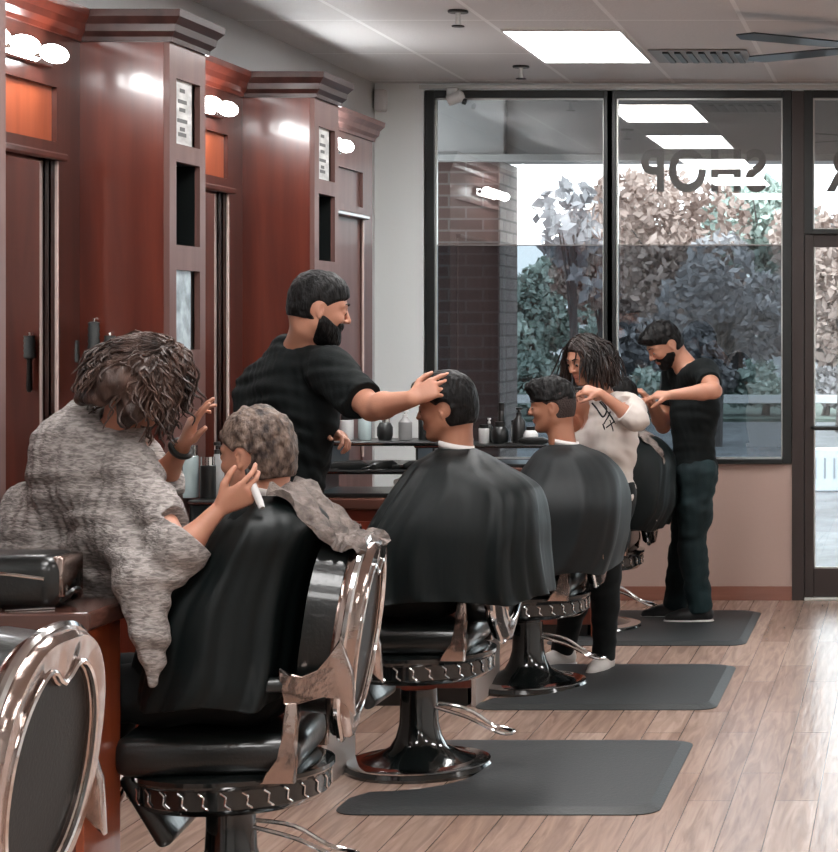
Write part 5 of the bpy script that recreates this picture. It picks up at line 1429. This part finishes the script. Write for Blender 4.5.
for i, (px, rp) in enumerate(((530, 34), (590, 34), (650, 34), (705, 36), (765, 36), (825, 36), (890, 38), (960, 40))):
    tree('hedge_shrub', px, 39, 352 + (i % 3) * 5, rp, LD if i % 2 else LG, 'low ' + ('dusky' if i % 2 else 'green') + ' shrub of the hedge behind the rail, ' + ['first', 'second', 'third', 'fourth', 'fifth', 'sixth', 'seventh', 'eighth'][i] + ' from the left', 1100, cat='shrub', group='hedge shrubs behind the guard rail', leaf=.09, fill=.3)
r = empty('guard_rail', (0, 37, -.12), label='thin white guard rail across the far side of the parking lot', cat='rail')
MB().box(-22, 22, -.03, .03, .36, .51, .01).obj('rail', WHITEP, r)
for i in range(18): MB().box(-21 + i * 2.5, -20.9 + i * 2.5, -.05, .05, 0, .42).obj('post', BARK, r)
r = MB().box(-22, 22, 37.6, 47, -.12, -.06).obj('lawn_strip', mat('dull_grass', (.10, .13, .11), rough=.95, noise=(4, .4, (1, 1, 1)))); tag(r, 'dull green strip of ground under the hedge', 'ground')
for i, x in enumerate((-5.6, -2.9, -.2, 2.5)):
    r = MB().box(x - .05, x + .05, 18.5, 27, -.119, -.112).obj('parking_line', mat('line_white', (.7, .7, .7), rough=.7)); tag(r, ['white parking line left of all outside the windows', 'white parking line seen behind the man in jeans', 'white parking line seen through the glass door', 'white parking line farthest right outside'][i], 'parking line', 'painted parking lines')
r = empty('parking_barrier', ((845 - VX) * 22 / F, 22, -.12), label='low white slotted barrier outside the glass door', cat='barrier')
MB().box(-.5, .5, -.07, .07, .0, .46, .02).obj('block', mat('bluish_white', (.62, .68, .74), rough=.6), r)
for i in range(9): MB().box(-.42 + i * .1, -.40 + i * .1, -.078, -.07, .14, .36).obj('slot', mat('slot_grey', (.3, .33, .36), rough=.7), r)
# parked white pickup far away
def car(px, Y, label, rz):
    r = empty('parked_truck', ((px - VX) * Y / F, Y, -.12), math.radians(rz), label, 'truck')
    body = [(-2.4, .45), (-2.4, 1.05), (-.5, 1.1), (-.45, 1.75), (.9, 1.75), (1.35, 1.15), (2.3, 1.0), (2.4, .45)]
    MB().prism(body, -.9, .9, 'y', .06, 2).obj('truck_body', WHITEP, r, smooth=True)
    for s in (-1, 1):
        MB().prism([(-.35, 1.15), (-.35, 1.65), (.8, 1.65), (1.15, 1.17)], s * .9 - .005, s * .9 + .012, 'y').obj('side_window', BLACKP, r)
        for x in (-1.5, 1.5):
            w = MB().lathe([(.36, -.11), (.38, -.06), (.38, .06), (.36, .11)], 24, M=Matrix.Translation((x, s * .82, .38)) @ Matrix.Rotation(PI / 2, 4, 'X')).obj('wheel', BLACKP, r, smooth=True)
    MB().box(-.5, -.47, -.7, .7, 1.15, 1.65).obj('rear_window', BLACKP, r)
    MB().box(2.38, 2.42, -.8, .8, .5, .75, .02).obj('bumper', CHROME, r)
    return r
car(556, 52, 'white pickup truck parked far outside beside the head of the woman in white', 78)
# ------------------------------------------------------------------ world, camera
w = bpy.data.worlds.new('overcast_sky'); SC.world = w; w.use_nodes = True
nt = w.node_tree; bg = nt.nodes['Background']
sky = nt.nodes.new('ShaderNodeTexSky'); sky.sky_type = 'HOSEK_WILKIE'; sky.turbidity = 9.0; sky.ground_albedo = .4
sky.sun_direction = Vector((.35, .45, .8)).normalized()
mx = nt.nodes.new('ShaderNodeMixRGB'); mx.inputs[0].default_value = .82; mx.inputs[2].default_value = (.86, .95, 1.0, 1)
nt.links.new(sky.outputs[0], mx.inputs[1]); nt.links.new(mx.outputs[0], bg.inputs[0]); bg.inputs[1].default_value = 2.4
cam = bpy.data.cameras.new('camera'); co = bpy.data.objects.new('camera', cam); COL.objects.link(co)
co.location = (0, 0, CH); co.rotation_euler = (PI / 2, 0, 0)
cam.sensor_fit = 'HORIZONTAL'; cam.sensor_width = 36; cam.lens = 36 * F / 838
cam.shift_x = (419 - VX) / 838; cam.shift_y = -(426 - HY) / 838
cam.clip_end = 400; cam.clip_start = .05
SC.camera = co
vs = SC.view_settings; vs.view_transform = 'Standard'; vs.look = 'None'; vs.gamma = 1; vs.use_curve_mapping = False
vs.exposure = 1.4
SC.cycles.max_bounces = 8
SC.cycles.caustics_reflective = False; SC.cycles.caustics_refractive = False
